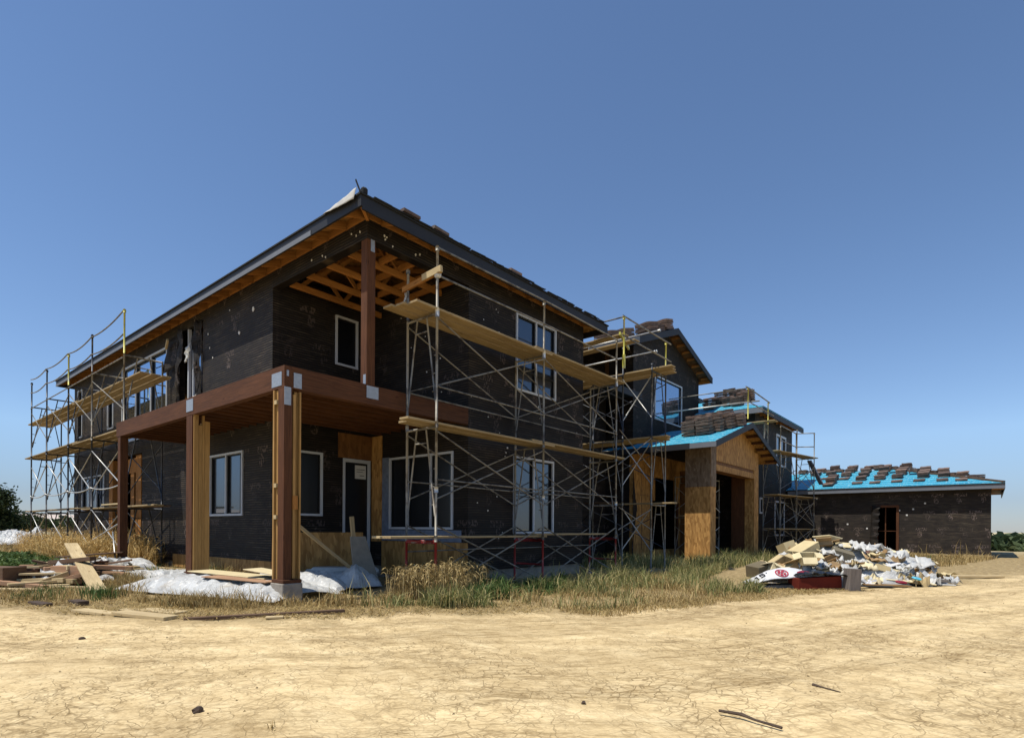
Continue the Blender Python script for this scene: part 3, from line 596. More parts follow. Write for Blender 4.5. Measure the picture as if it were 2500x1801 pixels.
# trusses seen through the open balcony ceiling
def tr(p, q, w=.05, h=.14): part(MB().bar(p, q, w, h), 'truss_member', 'orange_wood', roof)
for k, y in enumerate((.95, 1.75, 2.55, 3.3)):
    tr((.22, y, 7.02), (XI, y, 7.02)); tr((.1, y, 7.42), (XI, y, 8.2 - .0 * y))
    for a, b in ((.5, 1.1), (1.7, 1.1), (1.7, 2.4)): tr((a, y + .052, 7.04), (b, y + .052, 7.36 + .27 * b - .05), .04, .09)
tr((1.0, .25, 7.1), (1.0, .93, 7.1)); tr((.25, .25, 7.35), (2.6, 2.6, 8.05), .05, .2)
for x, z in ((1.55, 7.14), (2.15, 7.13), (2.7, 7.12)): tr((x, .22, z), (x, 2.5, z + .02), .05, .13); tr((x + .052, .25, z + .2), (x + .052, 2.2, z + .75), .04, .1)

# ------------------------------------------------------------------ entry tower, rear blocks
tower = [(18.55, 21.85, 6.55, 8.75)]
wall('y', 3.0, 16.5, 24.0, 4.852, 9.62, [(18.62, 21.75, 6.6, 8.72)]); 
part(MB().face([(16.5, 3.0, 9.62), (16.5, 3.0, 9.68), (20.0, 3.0, 10.92), (23.9, 3.0, 9.62)]).face([(16.5, 3.16, 9.62), (23.9, 3.16, 9.62), (20.0, 3.16, 10.92), (16.5, 3.16, 9.68)]), 'gable_wall', 'paper')
window('y', 3.0, 18.62, 21.75, 6.6, 8.72, glass='glass_blue', fw=.07)
wall('y', 3.0, 16.5, 24.0, .0, 4.85, [(18.75, 21.15, 2.7, 3.82), (18.4, 21.5, .35, 2.7)], mat='osb')
wall('x', 16.5, 3.161, 4.25, 5.7, 9.6); wall('x', 16.5, 3.161, 8.9, .0, 5.698); wall('x', 16.5, 4.57, 8.9, 5.7, 9.6); wall('x', 24.0, 3.16, 9, 0, 9.6, sgn=-1)
wall('y', 4.4, 7.722, 16.498, .0, 8.6); wall('y', 9.0, 16.66, 23.84, 0, 9.6, sgn=-1); part(MB().box(7.722, 16.48, 2.6, 4.398, 7.28, 7.34), 'roof', 'felt'); part(MB().box(7.722, 16.48, 2.55, 2.598, 7.06, 7.34), 'fascia', 'fascia')
sheet('torn_paper', 'paper', house, (16.45, 2.975, 4.0), (.45, 0, 0), (0, 0, -3.9), 8, 20, lambda u, v: (-(1 - u) * 0 + u * (-.55 + .9 * max(0, .5 - abs(v - .45)) + .12 * nz(u, v, 5, 2)), -.03 - .06 * u * abs(nz(u, v, 4, 3)), 0))
mb = MB()                                                            # OSB panel seams and door casing
for x in (17.35, 18.2, 21.6): mb.box(x, x + .02, 2.985, 2.998, .4, 4.25)
for z in (2.9, .62, 1.9): mb.box(16.6, 18.3, 2.985, 2.997, z, z + .015)
part(mb, 'panel_seam', 'old_wood'); part(MB().box(21.18, 21.32, 2.95, 2.998, .35, 2.7).box(18.32, 18.4, 2.96, 2.998, .35, 2.7), 'door_casing', 'redwood')
# tower roof, gable to the front
ty0, ty1 = 2.48, 9.5; rx, rz = 20.05, 11.2; lx, lz = 11.9, 8.32; ex, ez = 24.55, 9.68
def gable_roof(mb, P, ya, yb, t):
    for (ax, az), (bx, bz) in zip(P, P[1:]):
        mb.face([(ax, ya, az), (bx, ya, bz), (bx, yb, bz), (ax, yb, az)]); mb.face([(ax, ya, az - t), (ax, yb, az - t), (bx, yb, bz - t), (bx, ya, bz - t)])
        mb.face([(ax, ya, az - t), (bx, ya, bz - t), (bx, ya, bz), (ax, ya, az)]); mb.face([(ax, yb, az), (bx, yb, bz), (bx, yb, bz - t), (ax, yb, az - t)])
    for (ax, az) in (P[0], P[-1]): mb.face([(ax, ya, az), (ax, yb, az), (ax, yb, az - t), (ax, ya, az - t)])
    return mb
PT = [(lx, lz), (rx, rz), (ex + .05, ez - .01)]
r2 = part(gable_roof(MB(), PT, ty0 - .04, ty1, .04), 'roof', 'felt')
part(gable_roof(MB(), [(x, z - .045) for x, z in PT], ty0, ty1, .03), 'roof_sheathing', 'osb_brown', r2)
def fascia(p, q, mat, parent, h=.3, t=.05): part(MB().hexa([(p[0], p[1], p[2] - h), (q[0], q[1], q[2] - h), (q[0], q[1] - t, q[2] - h), (p[0], p[1] - t, p[2] - h), p, q, (q[0], q[1] - t, q[2]), (p[0], p[1] - t, p[2])], [(0, 0, 0)] * 8), 'fascia', mat, parent)
fascia((rx, ty0, rz - .02), (ex, ty0, ez - .02), 'fascia', r2); fascia((16.0, ty0, lz + (16 - lx) * .3534 - .02), (rx - .001, ty0, rz - .02), 'fascia', r2); fascia((lx, ty0, lz - .02), (15.998, ty0, lz + (16 - lx) * .3534 - .02), 'fascia_grey', r2)
part(MB().box(ex - .04, ex, ty0, ty1, ez - .28, ez - .06), 'fascia', 'fascia', r2)
for k in range(7):
    t = .1 + k * .14; x = rx + (ex - rx) * t; z = rz + (ez - rz) * t - .16; part(MB().bar((x, ty0, z), (x, 2.99, z), .06, .12), 'lookout', 'orange_wood', r2)
part(MB().box(ex - .06, ex - .05, ty0, ty1, ez - .30, ez - .1), 'soffit_board', 'orange_wood', r2)
# second tower on the right with a hip roof in blue underlayment
wall('y', 0.0, 24.0, 31.2, .0, 7.5, [(27.75, 29.75, 5.85, 6.8), (27.55, 29.55, 1.0, 3.0), (24.8, 25.4, 2.2, 3.05)]); wall('x', 24.0, .16, 2.998, 0, 7.5); wall('x', 31.2, .16, 8.0, 0, 7.5, sgn=-1)
window('y', 0, 27.75, 29.75, 5.0, 6.8, [28.75], fw=.12); window('y', 0, 27.55, 29.55, 1.0, 3.0, [28.55], fw=.1, glass='glass_dark'); window('y', 0, 24.8, 25.4, 2.2, 3.05, glass='glass_dark', fw=.09)
ax0, ax1, ay0, ay1, az = 23.45, 31.75, -.52, 12.0, 7.56
r3 = part(hip(MB(), ax0, ax1, ay0, ay1, az, .36), 'roof', 'blue')
part(hip(MB(), ax0 + .02, ax1 - .02, ay0 + .02, ay1 - .02, az - .045, .36, .02), 'roof_sheathing', 'osb', r3)
part(MB().box(ax0, ax0 + .04, ay0, ay1, az - .30, az - .045), 'fascia', 'fascia_grey', r3); part(MB().box(ax0 + .041, ax1, ay0, ay0 + .04, az - .3, az - .04), 'fascia', 'fascia', r3)
part(MB().face([(ax0 + .1, ay0 - .02, az + .02), (ax1, ay0 - .02, az + .02), (ax1 - 4.1, ay0 + 4.1, az + 4.15 * .36 + .02), (ax0 + 4.1, ay0 + 4.1, az + 4.15 * .36 + .02)]), 'roof_felt', 'felt', r3)
for k in range(10):
    x = 24.0 + k * .75; part(MB().box(x, x + .06, ay0 + .04, -.003, az - .24, az - .08), 'rafter_tail', 'orange_wood', r3)
for k in range(4):
    y = -.2 + k * .8; part(MB().box(ax0 + .04, 23.99, y, y + .06, az - .24, az - .08), 'rafter_tail', 'orange_wood', r3)
# upper block behind, a dark eave showing between the towers
wall('y', 5.6, 24.2, 31.0, 5, 9.6); r4 = part(hip(MB(), 23.9, 31.6, 5.0, 14.0, 9.75, .3), 'roof', 'felt'); part(MB().box(23.9, 31.6, 5.0, 5.05, 9.5, 9.70), 'fascia', 'fascia', r4)

# ------------------------------------------------------------------ portico
pil = MB()
def pillar(x0, x1, y0, y1, z1, mat='osb', name='pillar'):
    o = part(MB().box(x0, x1, y0, y1, 0, z1), name, mat); return o
pillar(16.75, 17.35, -.439, .66, 4.86); part(MB().box(16.735, 16.748, -.438, .65, 3.12, 4.8), 'pillar_panel', 'osb_grey'); part(MB().box(16.76, 17.34, -.456, -.441, 3.12, 4.9), 'pillar_panel', 'osb_grey')
pillar(22.45, 23.1, -.45, .0, 4.35); pillar(22.46, 22.62, .002, .66, 4.3, 'redwood'); pillar(20.2, 20.75, 1.9, 2.4, 4.2, 'osb_brown'); pillar(22.4, 23.0, 1.9, 2.4, 4.2, 'redwood')
part(MB().box(17.352, 22.448, -.40, .1, 3.85, 4.24), 'portico_header', 'osb_brown')
part(MB().box(17.352, 22.448, -.43, -.402, 3.84, 4.10), 'portico_header', 'osb')
rpx, rpz, pl, pr, pe = 20.2, 6.2, 15.72, 24.7, 4.84; ps_ = (rpz - pe) / (rpx - pl)
g1 = [(17.352, 4.245), (22.448, 4.245), (22.448, 5.40), (20.2, 6.02), (17.352, 5.22)]
mb = MB(); mb.face([(x, -.44, z) for x, z in g1]); mb.face([(x, -.36, z) for x, z in g1][::-1])
part(mb, 'gable_wall', 'osb'); part(MB().box(22.45, 23.1, -.44, -.36, 4.352, 5.12), 'gable_wall', 'osb')
PP = [(pl, pe), (rpx, rpz), (pr, pe - .02)]
r5 = part(gable_roof(MB(), PP, -1.02, 2.998, .03), 'roof', 'blue')
r5b = part(gable_roof(MB(), [(pl, pe), (16.35, pe + .63 * ps_)], 2.999, 4.2, .03), 'roof', 'blue')
part(gable_roof(MB(), [(x, z - .035) for x, z in PP], -.99, 2.99, .03), 'roof_sheathing', 'osb', r5)
fascia((pl, -1.02, pe), (rpx - .001, -1.02, rpz), 'fascia', r5, .25); fascia((rpx, -1.02, rpz), (pr, -1.02, pe - .02), 'fascia', r5, .25)
part(MB().box(pl - .05, pl - .002, .02, 4.2, pe - .26, pe - .02), 'fascia', 'fascia', r5); part(MB().box(pl - .055, pl - .002, -1.06, .018, pe - .24, pe - .04), 'fascia', 'fascia_grey', r5)
for k in range(6):
    t = .08 + k * .165; x = rpx + (pr - rpx) * t; z = rpz + (pe - rpz) * t - .14; part(MB().bar((x, -1.0, z), (x, -.45, z), .14, .1), 'lookout', 'redwood', r5)
    x = rpx + (pl - rpx) * t; part(MB().bar((x, -1.0, z), (x, -.45, z), .14, .1), 'lookout', 'redwood', r5)

# ------------------------------------------------------------------ garage
garage = thing('garage', (30.4, -4.7, 0), 'long single-storey outbuilding in black paper under a low blue roof loaded with tiles', 'garage')
wall('x', 30.4, -9.38, -.003, .1, 3.72, [(-5.5, -4.55, .12, 2.62)], parent=garage, mat='paper_dusty_sunlit')
wall('y', -9.38, 30.561, 40.0, .1, 3.72, parent=garage, mat='paper_dusty_sunlit'); wall('x', 40.0, -9.2, 4, .1, 3.72, parent=garage, sgn=-1); wall('y', 4, 31.4, 39.8, .1, 3.7, parent=garage, sgn=-1)
MB().box(30.43, 39.9, -9.35, 3.9, -.3, .1).build('foundation', 'concrete', garage); MB().box(30.33, 30.43, -9.4, -5.5, .06, .14).build('sill_strip', 'pale_wood', garage)
MB().box(30.36, 30.52, -5.56, -5.44, .1, 2.68).box(30.36, 30.52, -4.6, -4.3, .1, 2.68).box(30.34, 30.5, -5.56, -4.5, 2.6, 2.72).box(30.6, 30.7, -4.95, -4.9, .1, 2.6).box(30.6, 30.7, -5.44, -4.6, 1.3, 1.34).build('door_frame', 'redwood', garage)
sheet('torn_paper', 'paper', garage, (30.38, -4.32, 2.7), (0, -.3, 0), (0, .12, -2.6), 5, 22, lambda u, v: (-.16 * abs(math.sin(v * 22)) * u - .03, -.12 * abs(math.sin(v * 22 + 1)) * u, 0))
gx0, gx1, gy0, gy1, gez = 29.9, 40.5, -9.9, 6.0, 3.70
r6 = hip(MB(), gx0, gx1, gy0, gy1, gez, .265).build('roof', 'blue', garage)
hip(MB(), gx0 + .02, gx1 - .02, gy0 + .02, gy1 - .02, gez - .04, .265, .02).build('roof_sheathing', 'osb_brown', r6)
MB().box(gx0, gx0 + .04, gy0, -.1, gez - .27, gez - .045).build('fascia', 'fascia_grey', r6); MB().box(gx0 + .041, gx1, gy0, gy0 + .04, gez - .27, gez - .045).build('fascia', 'fascia', r6)
MB().box(gx0 - .03, gx0 - .004, gy0, -.1, gez - .06, gez - .0).build('drip_edge', 'felt', r6)
MB().box(gx0 + .05, 30.39, gy0 + .05, -9.4, gez - .3, gez - .27).build('soffit_board', 'orange_wood', r6)
MB().bar((gx0 + .05, gy0 + .05, gez + .05), (gx0 + 5.0, gy0 + 5.0, gez + 5.0 * .265 + .06), .14, .1).build('hip_board', 'old_wood', r6)
for k in range(16):
    y = -9.3 + k * .62; MB().box(gx0 + .04, 30.398, y, y + .06, gez - .22, gez - .07).build('rafter_tail', 'orange_wood', r6)
for k in range(7):
    y, z = Rs.uniform(-9.1, -1.2), Rs.uniform(1.3, 3.2)
    MB().box(30.39, 30.398, y, y + .08, z, z + .08).build('paper_scrap', 'paperwhite', garage)

# ------------------------------------------------------------------ roof tiles in stacks
def tile_mesh(w, l, t):
    mb = MB(); n = 8; prof = [(-w / 2 + w * i / n, .014 * w / .4 * (math.sin(i / n * 2 * math.pi) * .6)) for i in range(n + 1)]
    for i in range(n):
        (a, za), (b, zb) = prof[i], prof[i + 1]
        mb.face([(-l / 2, a, za + t), (l / 2, a, za + t), (l / 2, b, zb + t), (-l / 2, b, zb + t)]); mb.face([(-l / 2, a, za), (-l / 2, b, zb), (l / 2, b, zb), (l / 2, a, za)])
        mb.face([(-l / 2, a, za), (-l / 2, a, za + t), (-l / 2, b, zb + t), (-l / 2, b, zb)]); mb.face([(l / 2, a, za), (l / 2, b, zb), (l / 2, b, zb + t), (l / 2, a, za + t)])
    mb.face([(-l / 2, -w / 2, prof[0][1]), (l / 2, -w / 2, prof[0][1]), (l / 2, -w / 2, prof[0][1] + t), (-l / 2, -w / 2, prof[0][1] + t)])
    mb.face([(-l / 2, w / 2, prof[-1][1]), (-l / 2, w / 2, prof[-1][1] + t), (l / 2, w / 2, prof[-1][1] + t), (l / 2, w / 2, prof[-1][1])])
    return mb
TP = {}
def stack(p, n, slope, label, group, w=.5, l=.62, t=.06, gap=.075, rz=0.):
    r = thing('tile_stack', p, label, 'tile stack', group); r.rotation_euler = (0, -math.atan(slope) * .75, rz)
    key = (w, l, t)
    if key not in TP: TP[key] = tile_mesh(w, l, t).build('roof_tile', 'tile'); first = TP[key]
    else: first = TP[key].copy(); C.objects.link(first)
    for k in range(n):
        o = first if k == 0 else first.copy()
        if k: C.objects.link(o)
        o.parent = r; o.location = (R.uniform(-.025, .025), R.uniform(-.02, .02), k * gap + .012); o.rotation_euler = (R.uniform(-.015, .015), R.uniform(-.02, .02), R.uniform(-.06, .06))
    return r
ORD = ['first', 'second', 'third', 'fourth', 'fifth', 'sixth', 'seventh', 'eighth', 'ninth', 'tenth', 'eleventh', 'twelfth']
cols = [(-.7, [34.4, 35.5]), (-1.55, [33.0, 34.4, 35.9]), (-2.05, [30.75, 31.5, 32.6]), (-2.5, [32.7, 33.7, 34.9, 36.0]), (-3.48, [31.15, 32.2, 33.4, 34.6, 35.6]), (-4.42, [31.1, 32.2, 33.4, 34.6, 35.6]), (-5.32, [31.2, 32.3, 33.35, 34.45, 35.3]), (-6.45, [31.2, 32.2, 33.3, 34.2]), (-7.38, [31.1, 32.2, 33.4]), (-8.15, [31.0, 32.1])]
for ci, (y, xl) in enumerate(cols):
    for ri, x in enumerate(xl):
        xx = x; n = 1 if ri == 0 and ci not in (2, 0) else R.choice((3, 3, 4)); 
        if ci == 2: n = (2, 5, 4)[ri]
        where = 'lowest' if ri == 0 else ('topmost' if ri == len(xl) - 1 else ORD[ri])
        stack((xx, y + R.uniform(-.06, .06), gez + (xx - gx0) * .265), n, .265, f'{where} tile stack of the {ORD[ci]} row from the left on the blue garage roof', 'tile stacks on the garage roof')
for k in range(5):
    q = 1.3 + k * .9; stack((gx0 + q + .55, gy0 + q - .15, gez + (q - .1) * .265 + .05), 3, .1, f'dark tile stack on the right hip of the garage roof, {ORD[k]} from the eave', 'tile stacks on the garage hip', rz=.6)
for k in range(9):
    y = .3 - k * .72; stack((35.3, y, gez + 5.25 * .265 + .03), R.choice((2, 3, 4)), .0, f'tile stack along the garage ridge, {ORD[k]} from the left', 'tile stacks on the garage ridge')
for k, (x, y) in enumerate(((34.0, -4.9), (33.2, -5.95))):        # rounded ridge caps
    mb = MB(); n = 9
    for lay in range(4):
        pr_ = [(math.cos(math.pi * i / n), math.sin(math.pi * i / n)) for i in range(n + 1)]; zz = lay * .055
        for i in range(n):
            (a, b), (c, d) = pr_[i], pr_[i + 1]; r1 = .2
            mb.face([(x - .2, y + a * r1, b * r1 * .8 + zz), (x - .2, y + c * r1, d * r1 * .8 + zz), (x + .25, y + c * r1, d * r1 * .8 + zz), (x + .25, y + a * r1, b * r1 * .8 + zz)][::-1])
            mb.face([(x - .2, y + a * r1, b * r1 * .8 + zz), (x - .2, y + a * .17, b * .135 + zz), (x - .2, y + c * .17, d * .135 + zz), (x - .2, y + c * r1, d * r1 * .8 + zz)])
    mb.v = [(v[0], v[1], v[2] + gez + (x - gx0) * .265 + .05) for v in mb.v]
    tag(mb.build('ridge_cap_stack', 'tile', loc=(x, y, gez + (x - gx0) * .265)), ('nest of rounded ridge caps among the stacks near the garage ridge', 'lower nest of rounded ridge caps right of middle on the garage roof')[k], 'tile stack')
def pz(x): return pe + (x - pl) * ps_
for k, (x, y, n) in enumerate(((17.75, .85, 7), (17.72, .2, 8), (18.3, -.08, 8), (18.85, -.38, 7), (19.35, -.68, 6), (18.5, .95, 8), (18.45, .45, 9), (19.0, .2, 9), (19.5, -.1, 8), (19.9, -.45, 5), (19.2, .9, 7), (19.75, .5, 6))):
    stack((x, y, pz(x) + .02), max(3, round(n * .72)), ps_, ("front left", "front second", "front third", "front fourth", "rake-side", "second-row left", "second-row middle", "second-row right", "second-row last", "ridge-side", "rearmost left", "rearmost right")[k] + ' tall stack of brown tiles on the blue portico roof', 'tile stacks on the portico roof', w=.6, l=.5, t=.1, gap=.13)
def t2z(x): return az + (x - ax0) * .36
for k, (x, y, n) in enumerate(((26.6, 2.7, 5), (26.4, 2.1, 6), (26.2, 1.5, 5), (25.5, .8, 5), (25.6, 2.95, 4), (25.4, 2.35, 4), (24.9, 1.65, 4), (24.6, 1.1, 4), (25.9, 1.0, 5), (26.7, 1.9, 5), (24.6, 2.6, 3), (25.0, .9, 5))):
    stack((x, y, t2z(x) + .02), n, .36, f'brown tile stack on the right tower roof, {ORD[k]} from the back', 'tile stacks on the right tower roof', w=.56, l=.5, t=.1, gap=.125)
for k, (x, n) in enumerate(((14.4, 4), (15.9, 4), (18.0, 5), (19.0, 3), (19.7, 5))):
    stack((x, 3.1 + .1 * (k % 2), lz + (x - lx) * .3534 + .02), n, .3534, f'dark tile stack on the entry tower roof, {ORD[k]} from the low end', 'tile stacks on the entry tower roof', w=.8, l=.75, t=.085, gap=.1)
for k, x in enumerate((.65, 1.42, 3.9)):
    stack((x, -.42, EZ1 + .05), 1, 0, ('single dark tile at the roof edge nearest the front corner', 'single dark tile on the roof edge above the first scaffold post', 'single dark tile on the roof edge halfway along the front eave')[k], 'loose tiles on the main roof edge', w=.3, l=.42)

# ------------------------------------------------------------------ scaffolds
TR = .026
def frame(parent, p, q, z0, z1, mat='steel', legs=True, style='V', name='frame'):
    """end frame between posts at p and q (x, y)"""
    mb = MB(); P = lambda t, z: (*lerp(p, q, t), z)
    mb.tube([P(0, z0), P(0, z1)], TR, 8); mb.tube([P(1, z0), P(1, z1)], TR, 8); mb.tube([P(0, z1 - .03), P(1, z1 - .03)], TR, 8)
    h = z1 - z0
    if style == 'V':
        mb.tube([P(.34, z1 - .05), P(.03, z0 + h * .2)], .018, 6); mb.tube([P(.66, z1 - .05), P(.97, z0 + h * .2)], .018, 6)
        mb.tube([P(.28, z1 - .32), P(.72, z1 - .32)], .016, 6)
        for k in range(3): mb.tube([P(0.0, z0 + h * (.3 + .16 * k)), P(.14 - .03 * k, z0 + h * (.3 + .16 * k))], .012, 5)
    elif style == 'ladder':
        for t in (.42, .96): mb.tube([P(0, z0 + h * t - .02), P(1, z0 + h * t - .02)], TR * .9, 8)
    for t in (0, 1):
        mb.tube([P(t, z0 - .06), P(t, z0 + .06)], TR * 1.35, 8)
    return mb.build(name, mat, parent, smooth=True)
def cross(parent, p, q, za, zb, mat='steel', r=.017, off=.02):
    mb = MB().tube([(*p, za), (*q, zb)], r, 6); d = Vector((q[1] - p[1], p[0] - q[0])).normalized() * off
    mb.tube([(p[0] + d.x, p[1] + d.y, zb), (q[0] + d.x, q[1] + d.y, za)], r, 6); return mb.build('cross_brace', mat, parent, smooth=True)
def brace(parent, p, q, mat='steel', r=.017, name='brace'): return MB().tube([p, q], r, 6).build(name, mat, parent, smooth=True)
def rail(parent, pts, mat='steel', r=.02): return MB().tube(pts, r, 7).build('guard_rail', mat, parent, smooth=True)
def gpost(parent, p, z0, z1, mat='steel'):
    return MB().tube([(*p, z0), (*p, z1)], TR, 8).tube([(*p, z1 - .1), (*p, z1 - .02)], TR * 1.6, 8).build('guard_post', mat, parent, smooth=True)
def foot(parent, p): MB().tube([(*p, .0), (*p, .03)], .07, 8).build('base_plate', 'zinc', parent)
PLANKS = []
def plank(p, q, label, w=.25, t=.045, mat='plank', group='planks lying on the scaffolds'):
    m_ = lerp(p, q, .5); o = MB().bar(p, q, w, t).build('scaffold_plank', mat, loc=m_, bevel=.006)
    return tag(o, label, 'plank', group)
# front scaffold
fs = thing('scaffold', (4.4, -1.0, 0), 'grey tube scaffold with red base frames along the shaded front wall', 'scaffold')
FX = (.92, 4.42, 7.94); FY, BY = -1.0, -.12
for k, x in enumerate(FX):
    y1_ = BY; p, q = (x, FY), (x, y1_)
    frame(fs, p, q, .02, 1.08, 'red', style='ladder'); frame(fs, p, q, 1.1, 3.32, 'steel'); frame(fs, p, q, 3.34, 5.54, 'steel')
    gpost(fs, p, 5.56, 6.83, 'steel')
    if k == 0: gpost(fs, q, 5.56, 6.62, 'steel')
    foot(fs, p); foot(fs, q)
    MB().tube([(*p, 2.0), (*p, 2.12)], TR * 1.7, 8).tube([(*p, 5.44), (*p, 5.62)], TR * 1.7, 8).build('coupler', 'bright_steel', fs, smooth=True)
for a, b in zip(FX, FX[1:]):
    for Yk in (FY, BY):
        cross(fs, (a, Yk), (b, Yk), 4.1, 5.42); cross(fs, (a, Yk), (b, Yk), 1.88, 3.2); cross(fs, (a, Yk), (b, Yk), .06, 1.36)
        brace(fs, (a, Yk - .03, 4.08), (b, Yk - .03, 4.06)); brace(fs, (a, Yk - .03, 2.26), (b, Yk - .03, 2.24))
    brace(fs, (a, BY, .82), (b, BY, .84))
rail(fs, [(.92, -1.03, 6.78), (4.42, -1.03, 6.83), (7.94, -1.03, 6.78)]); rail(fs, [(.92, -1.03, 6.24), (4.42, -1.03, 6.26), (7.94, -1.03, 6.22)])
MB().bar((.9, -1.12, 6.32), (.9, .02, 6.22), .05, .11).build('end_rail', 'orange_wood', fs); MB().bar((.88, -1.16, 6.33), (.88, -.62, 6.29), .06, .125).build('end_rail', 'pale_wood', fs)
MB().box(.86, .98, -1.08, -.95, 6.2, 6.33).build('tied_rag', 'dirtwhite', fs, bevel=.03); sheet('tied_rag', 'dirtwhite', fs, (.94, -.1, 6.3), (.0, .1, 0), (0, .05, -.32), 4, 6, lambda u, v: (.03 * nz(u, v, 5), .05 * nz(u, v, 3, 4), 0))
for i, (yy, nm) in enumerate(((-.90, 'outer'), (-.62, 'middle'), (-.34, 'inner'))):
    plank((.22 + .08 * (2 - i), yy, 5.6), (4.75, yy, 5.6), f'{nm} board of three on the top level of the front scaffold, left bay'); plank((4.1, yy + .01, 5.648), (8.45 - .1 * i, yy + .01, 5.648), f'{nm} board of three on the top level of the front scaffold, right bay')
for i, (yy, nm) in enumerate(((-.88, 'outer'), (-.58, 'inner'))):
    plank((.2 + .22 * i, yy, 3.37), (4.9, yy, 3.37), f'{nm} board of two on the middle level of the front scaffold, left bay'); plank((4.0, yy + .01, 3.418), (8.55 - .25 * i, yy + .01, 3.418), f'{nm} board of two on the middle level of the front scaffold, right bay')
plank((-.12, -.8, 1.13), (4.7, -.8, 1.13), 'low grey board on the red frames of the front scaffold, left bay', mat='plank'); plank((4.3, -.78, 1.178), (7.7, -.78, 1.178), 'low grey board on the red frames of the front scaffold, right bay')
plank((-.1, -.45, 1.13), (1.5, -.45, 1.13), 'short pale paint-spattered board beside the low board of the front scaffold', mat='pale_wood')
# corner scaffold between the wings
cs = thing('scaffold', (10.3, -.3, 0), 'dark narrow scaffold with yellow guard posts standing in the corner before the entry tower', 'scaffold')
A0, A1, B0, B1 = (9.62, .82), (9.95, -.1), (10.0, -1.1), (11.0, -1.1); A2 = (10.6, .85)
for p, q in ((A0, A1), (B0, B1)):
    frame(cs, p, q, .02, 2.12, 'steel'); frame(cs, p, q, 2.14, 4.2, 'steel'); frame(cs, p, q, 4.22, 6.36, 'dark_steel'); foot(cs, p); foot(cs, q)
frame(cs, (9.5, 2.4), (10.5, 2.5), .02, 2.12, 'dark_steel'); frame(cs, (9.5, 2.4), (10.5, 2.5), 2.14, 4.2, 'dark_steel'); frame(cs, (9.5, 2.4), (10.5, 2.5), 4.22, 6.36, 'dark_steel'); foot(cs, (9.5, 2.4))
for z in (.1, 2.2, 4.3): cross(cs, A1, B0, z + .55, z + 1.9, 'bright_steel'); cross(cs, A0, B1, z + .6, z + 1.8, 'dark_steel'); cross(cs, (9.5, 2.4), A0, z + .5, z + 1.8, 'dark_steel'); cross(cs, (10.5, 2.5), A1, z + .5, z + 1.8, 'dark_steel')
cross(cs, (8.0, -1.05), B0, 3.2, 4.2, 'steel'); cross(cs, (8.0, -1.05), B0, 1.3, 1.95, 'steel')
gpost(cs, B1, 6.4, 7.5, 'yellow'); gpost(cs, (8.15, -1.12), 6.05, 7.52, 'yellow'); gpost(cs, B0, 6.36, 6.62, 'dark_steel'); gpost(cs, A1, 6.36, 7.3, 'dark_steel')
for z in (7.47, 6.9): rail(cs, [(8.05, -1.14, z + .03), (11.3, -1.14, z)], 'steel', .024)
for z, e in ((7.55, -1.32), (6.92, -1.21)): rail(cs, [(10.0, 1.6, z), (10.0, e, z)], 'bright_steel', .024)
MB().tube([(10, -1.3, 7.55), (10, -1.38, 7.55)], .04, 8).tube([(10, -1.18, 6.92), (10, -1.27, 6.92)], .04, 8).build('rail_end_cap', 'bright_steel', cs)
rail(cs, [(8.15, -1.12, 7.5), (8.15, 1.0, 7.5)], 'steel', .022)
for i, (dx, nm) in enumerate(((10.15, 'left'), (10.45, 'middle'), (10.78, 'right'))):
    plank((dx, 2.9, 6.4), (dx, -1.75 + .12 * i, 6.4), f'{nm} one of three boards on the top level of the corner scaffold', w=.29); plank((dx, 2.8, 4.24), (dx, -1.6 + .15 * i, 4.24), f'{nm} one of three boards on the middle level of the corner scaffold', w=.29)
plank((10.3, .9, 2.15), (10.3, -1.78, 2.15), 'long pale board on the low level of the corner scaffold'); plank((10.0, 2.8, 2.2), (9.95, .2, 2.2), 'shadowed brown board on the low level of the corner scaffold', mat='old_wood')
plank((8.6, 1.1, 7.1), (8.5, -1.0, 7.1), 'outer short board under the yellow guard post by the main eave', w=.3); plank((9.0, 1.0, 7.0), (8.9, -1.15, 7.0), 'inner short board under the yellow guard post by the main eave', w=.3)
MB().bar((8.15, -.98, 7.05), (9.4, -.6, 6.98), .05, .09).bar((8.15, -1.12, 6.0), (8.15, -1.12, 6.4), .07, .07).build('bracket', 'yellow', cs)
# left scaffold along the long side
ls = thing('scaffold', (-.7, 15, 0), 'tall dark scaffold with sagging guard rails along the long left wall', 'scaffold')
LY = (9.95, 13.05, 15.85, 18.95, 21.5); FXl, BXl = -1.2, -.2
for k, y in enumerate(LY):
    p, q = (FXl, y), (BXl, y)
    frame(ls, p, q, .02, 1.86, 'dark_steel'); frame(ls, p, q, 1.88, 4.14, 'dark_steel'); frame(ls, p, q, 4.16, 6.3, 'dark_steel' if k > 1 else 'steel')
    gpost(ls, p, 6.32, (7.6, 7.52, 7.42, 7.4, 7.3)[k], 'yellow' if k in (0, 2) else 'dark_steel'); foot(ls, p); foot(ls, q)
for a, b in zip(LY, LY[1:]):
    for z in (.1, 2.0, 4.25): cross(ls, (FXl, a), (FXl, b), z + .45, z + 1.75, 'bright_steel' if z < 4 else 'steel'); 
    cross(ls, (BXl, a), (BXl, b), .5, 1.8, 'dark_steel'); cross(ls, (BXl, a), (BXl, b), 2.4, 3.8, 'dark_steel')
    for z, s in ((7.42, .1), (6.86, .1), (6.2, .0), (2.55, .1)):
        rail(ls, [(FXl - .03, a + (b - a) * t, z - s * 4 * t * (1 - t) + (.12 if z > 7 and a < 10 else 0) * (1 - t)) for t in [i / 8 for i in range(9)]], 'steel' if z > 3 else 'bright_steel', .02)
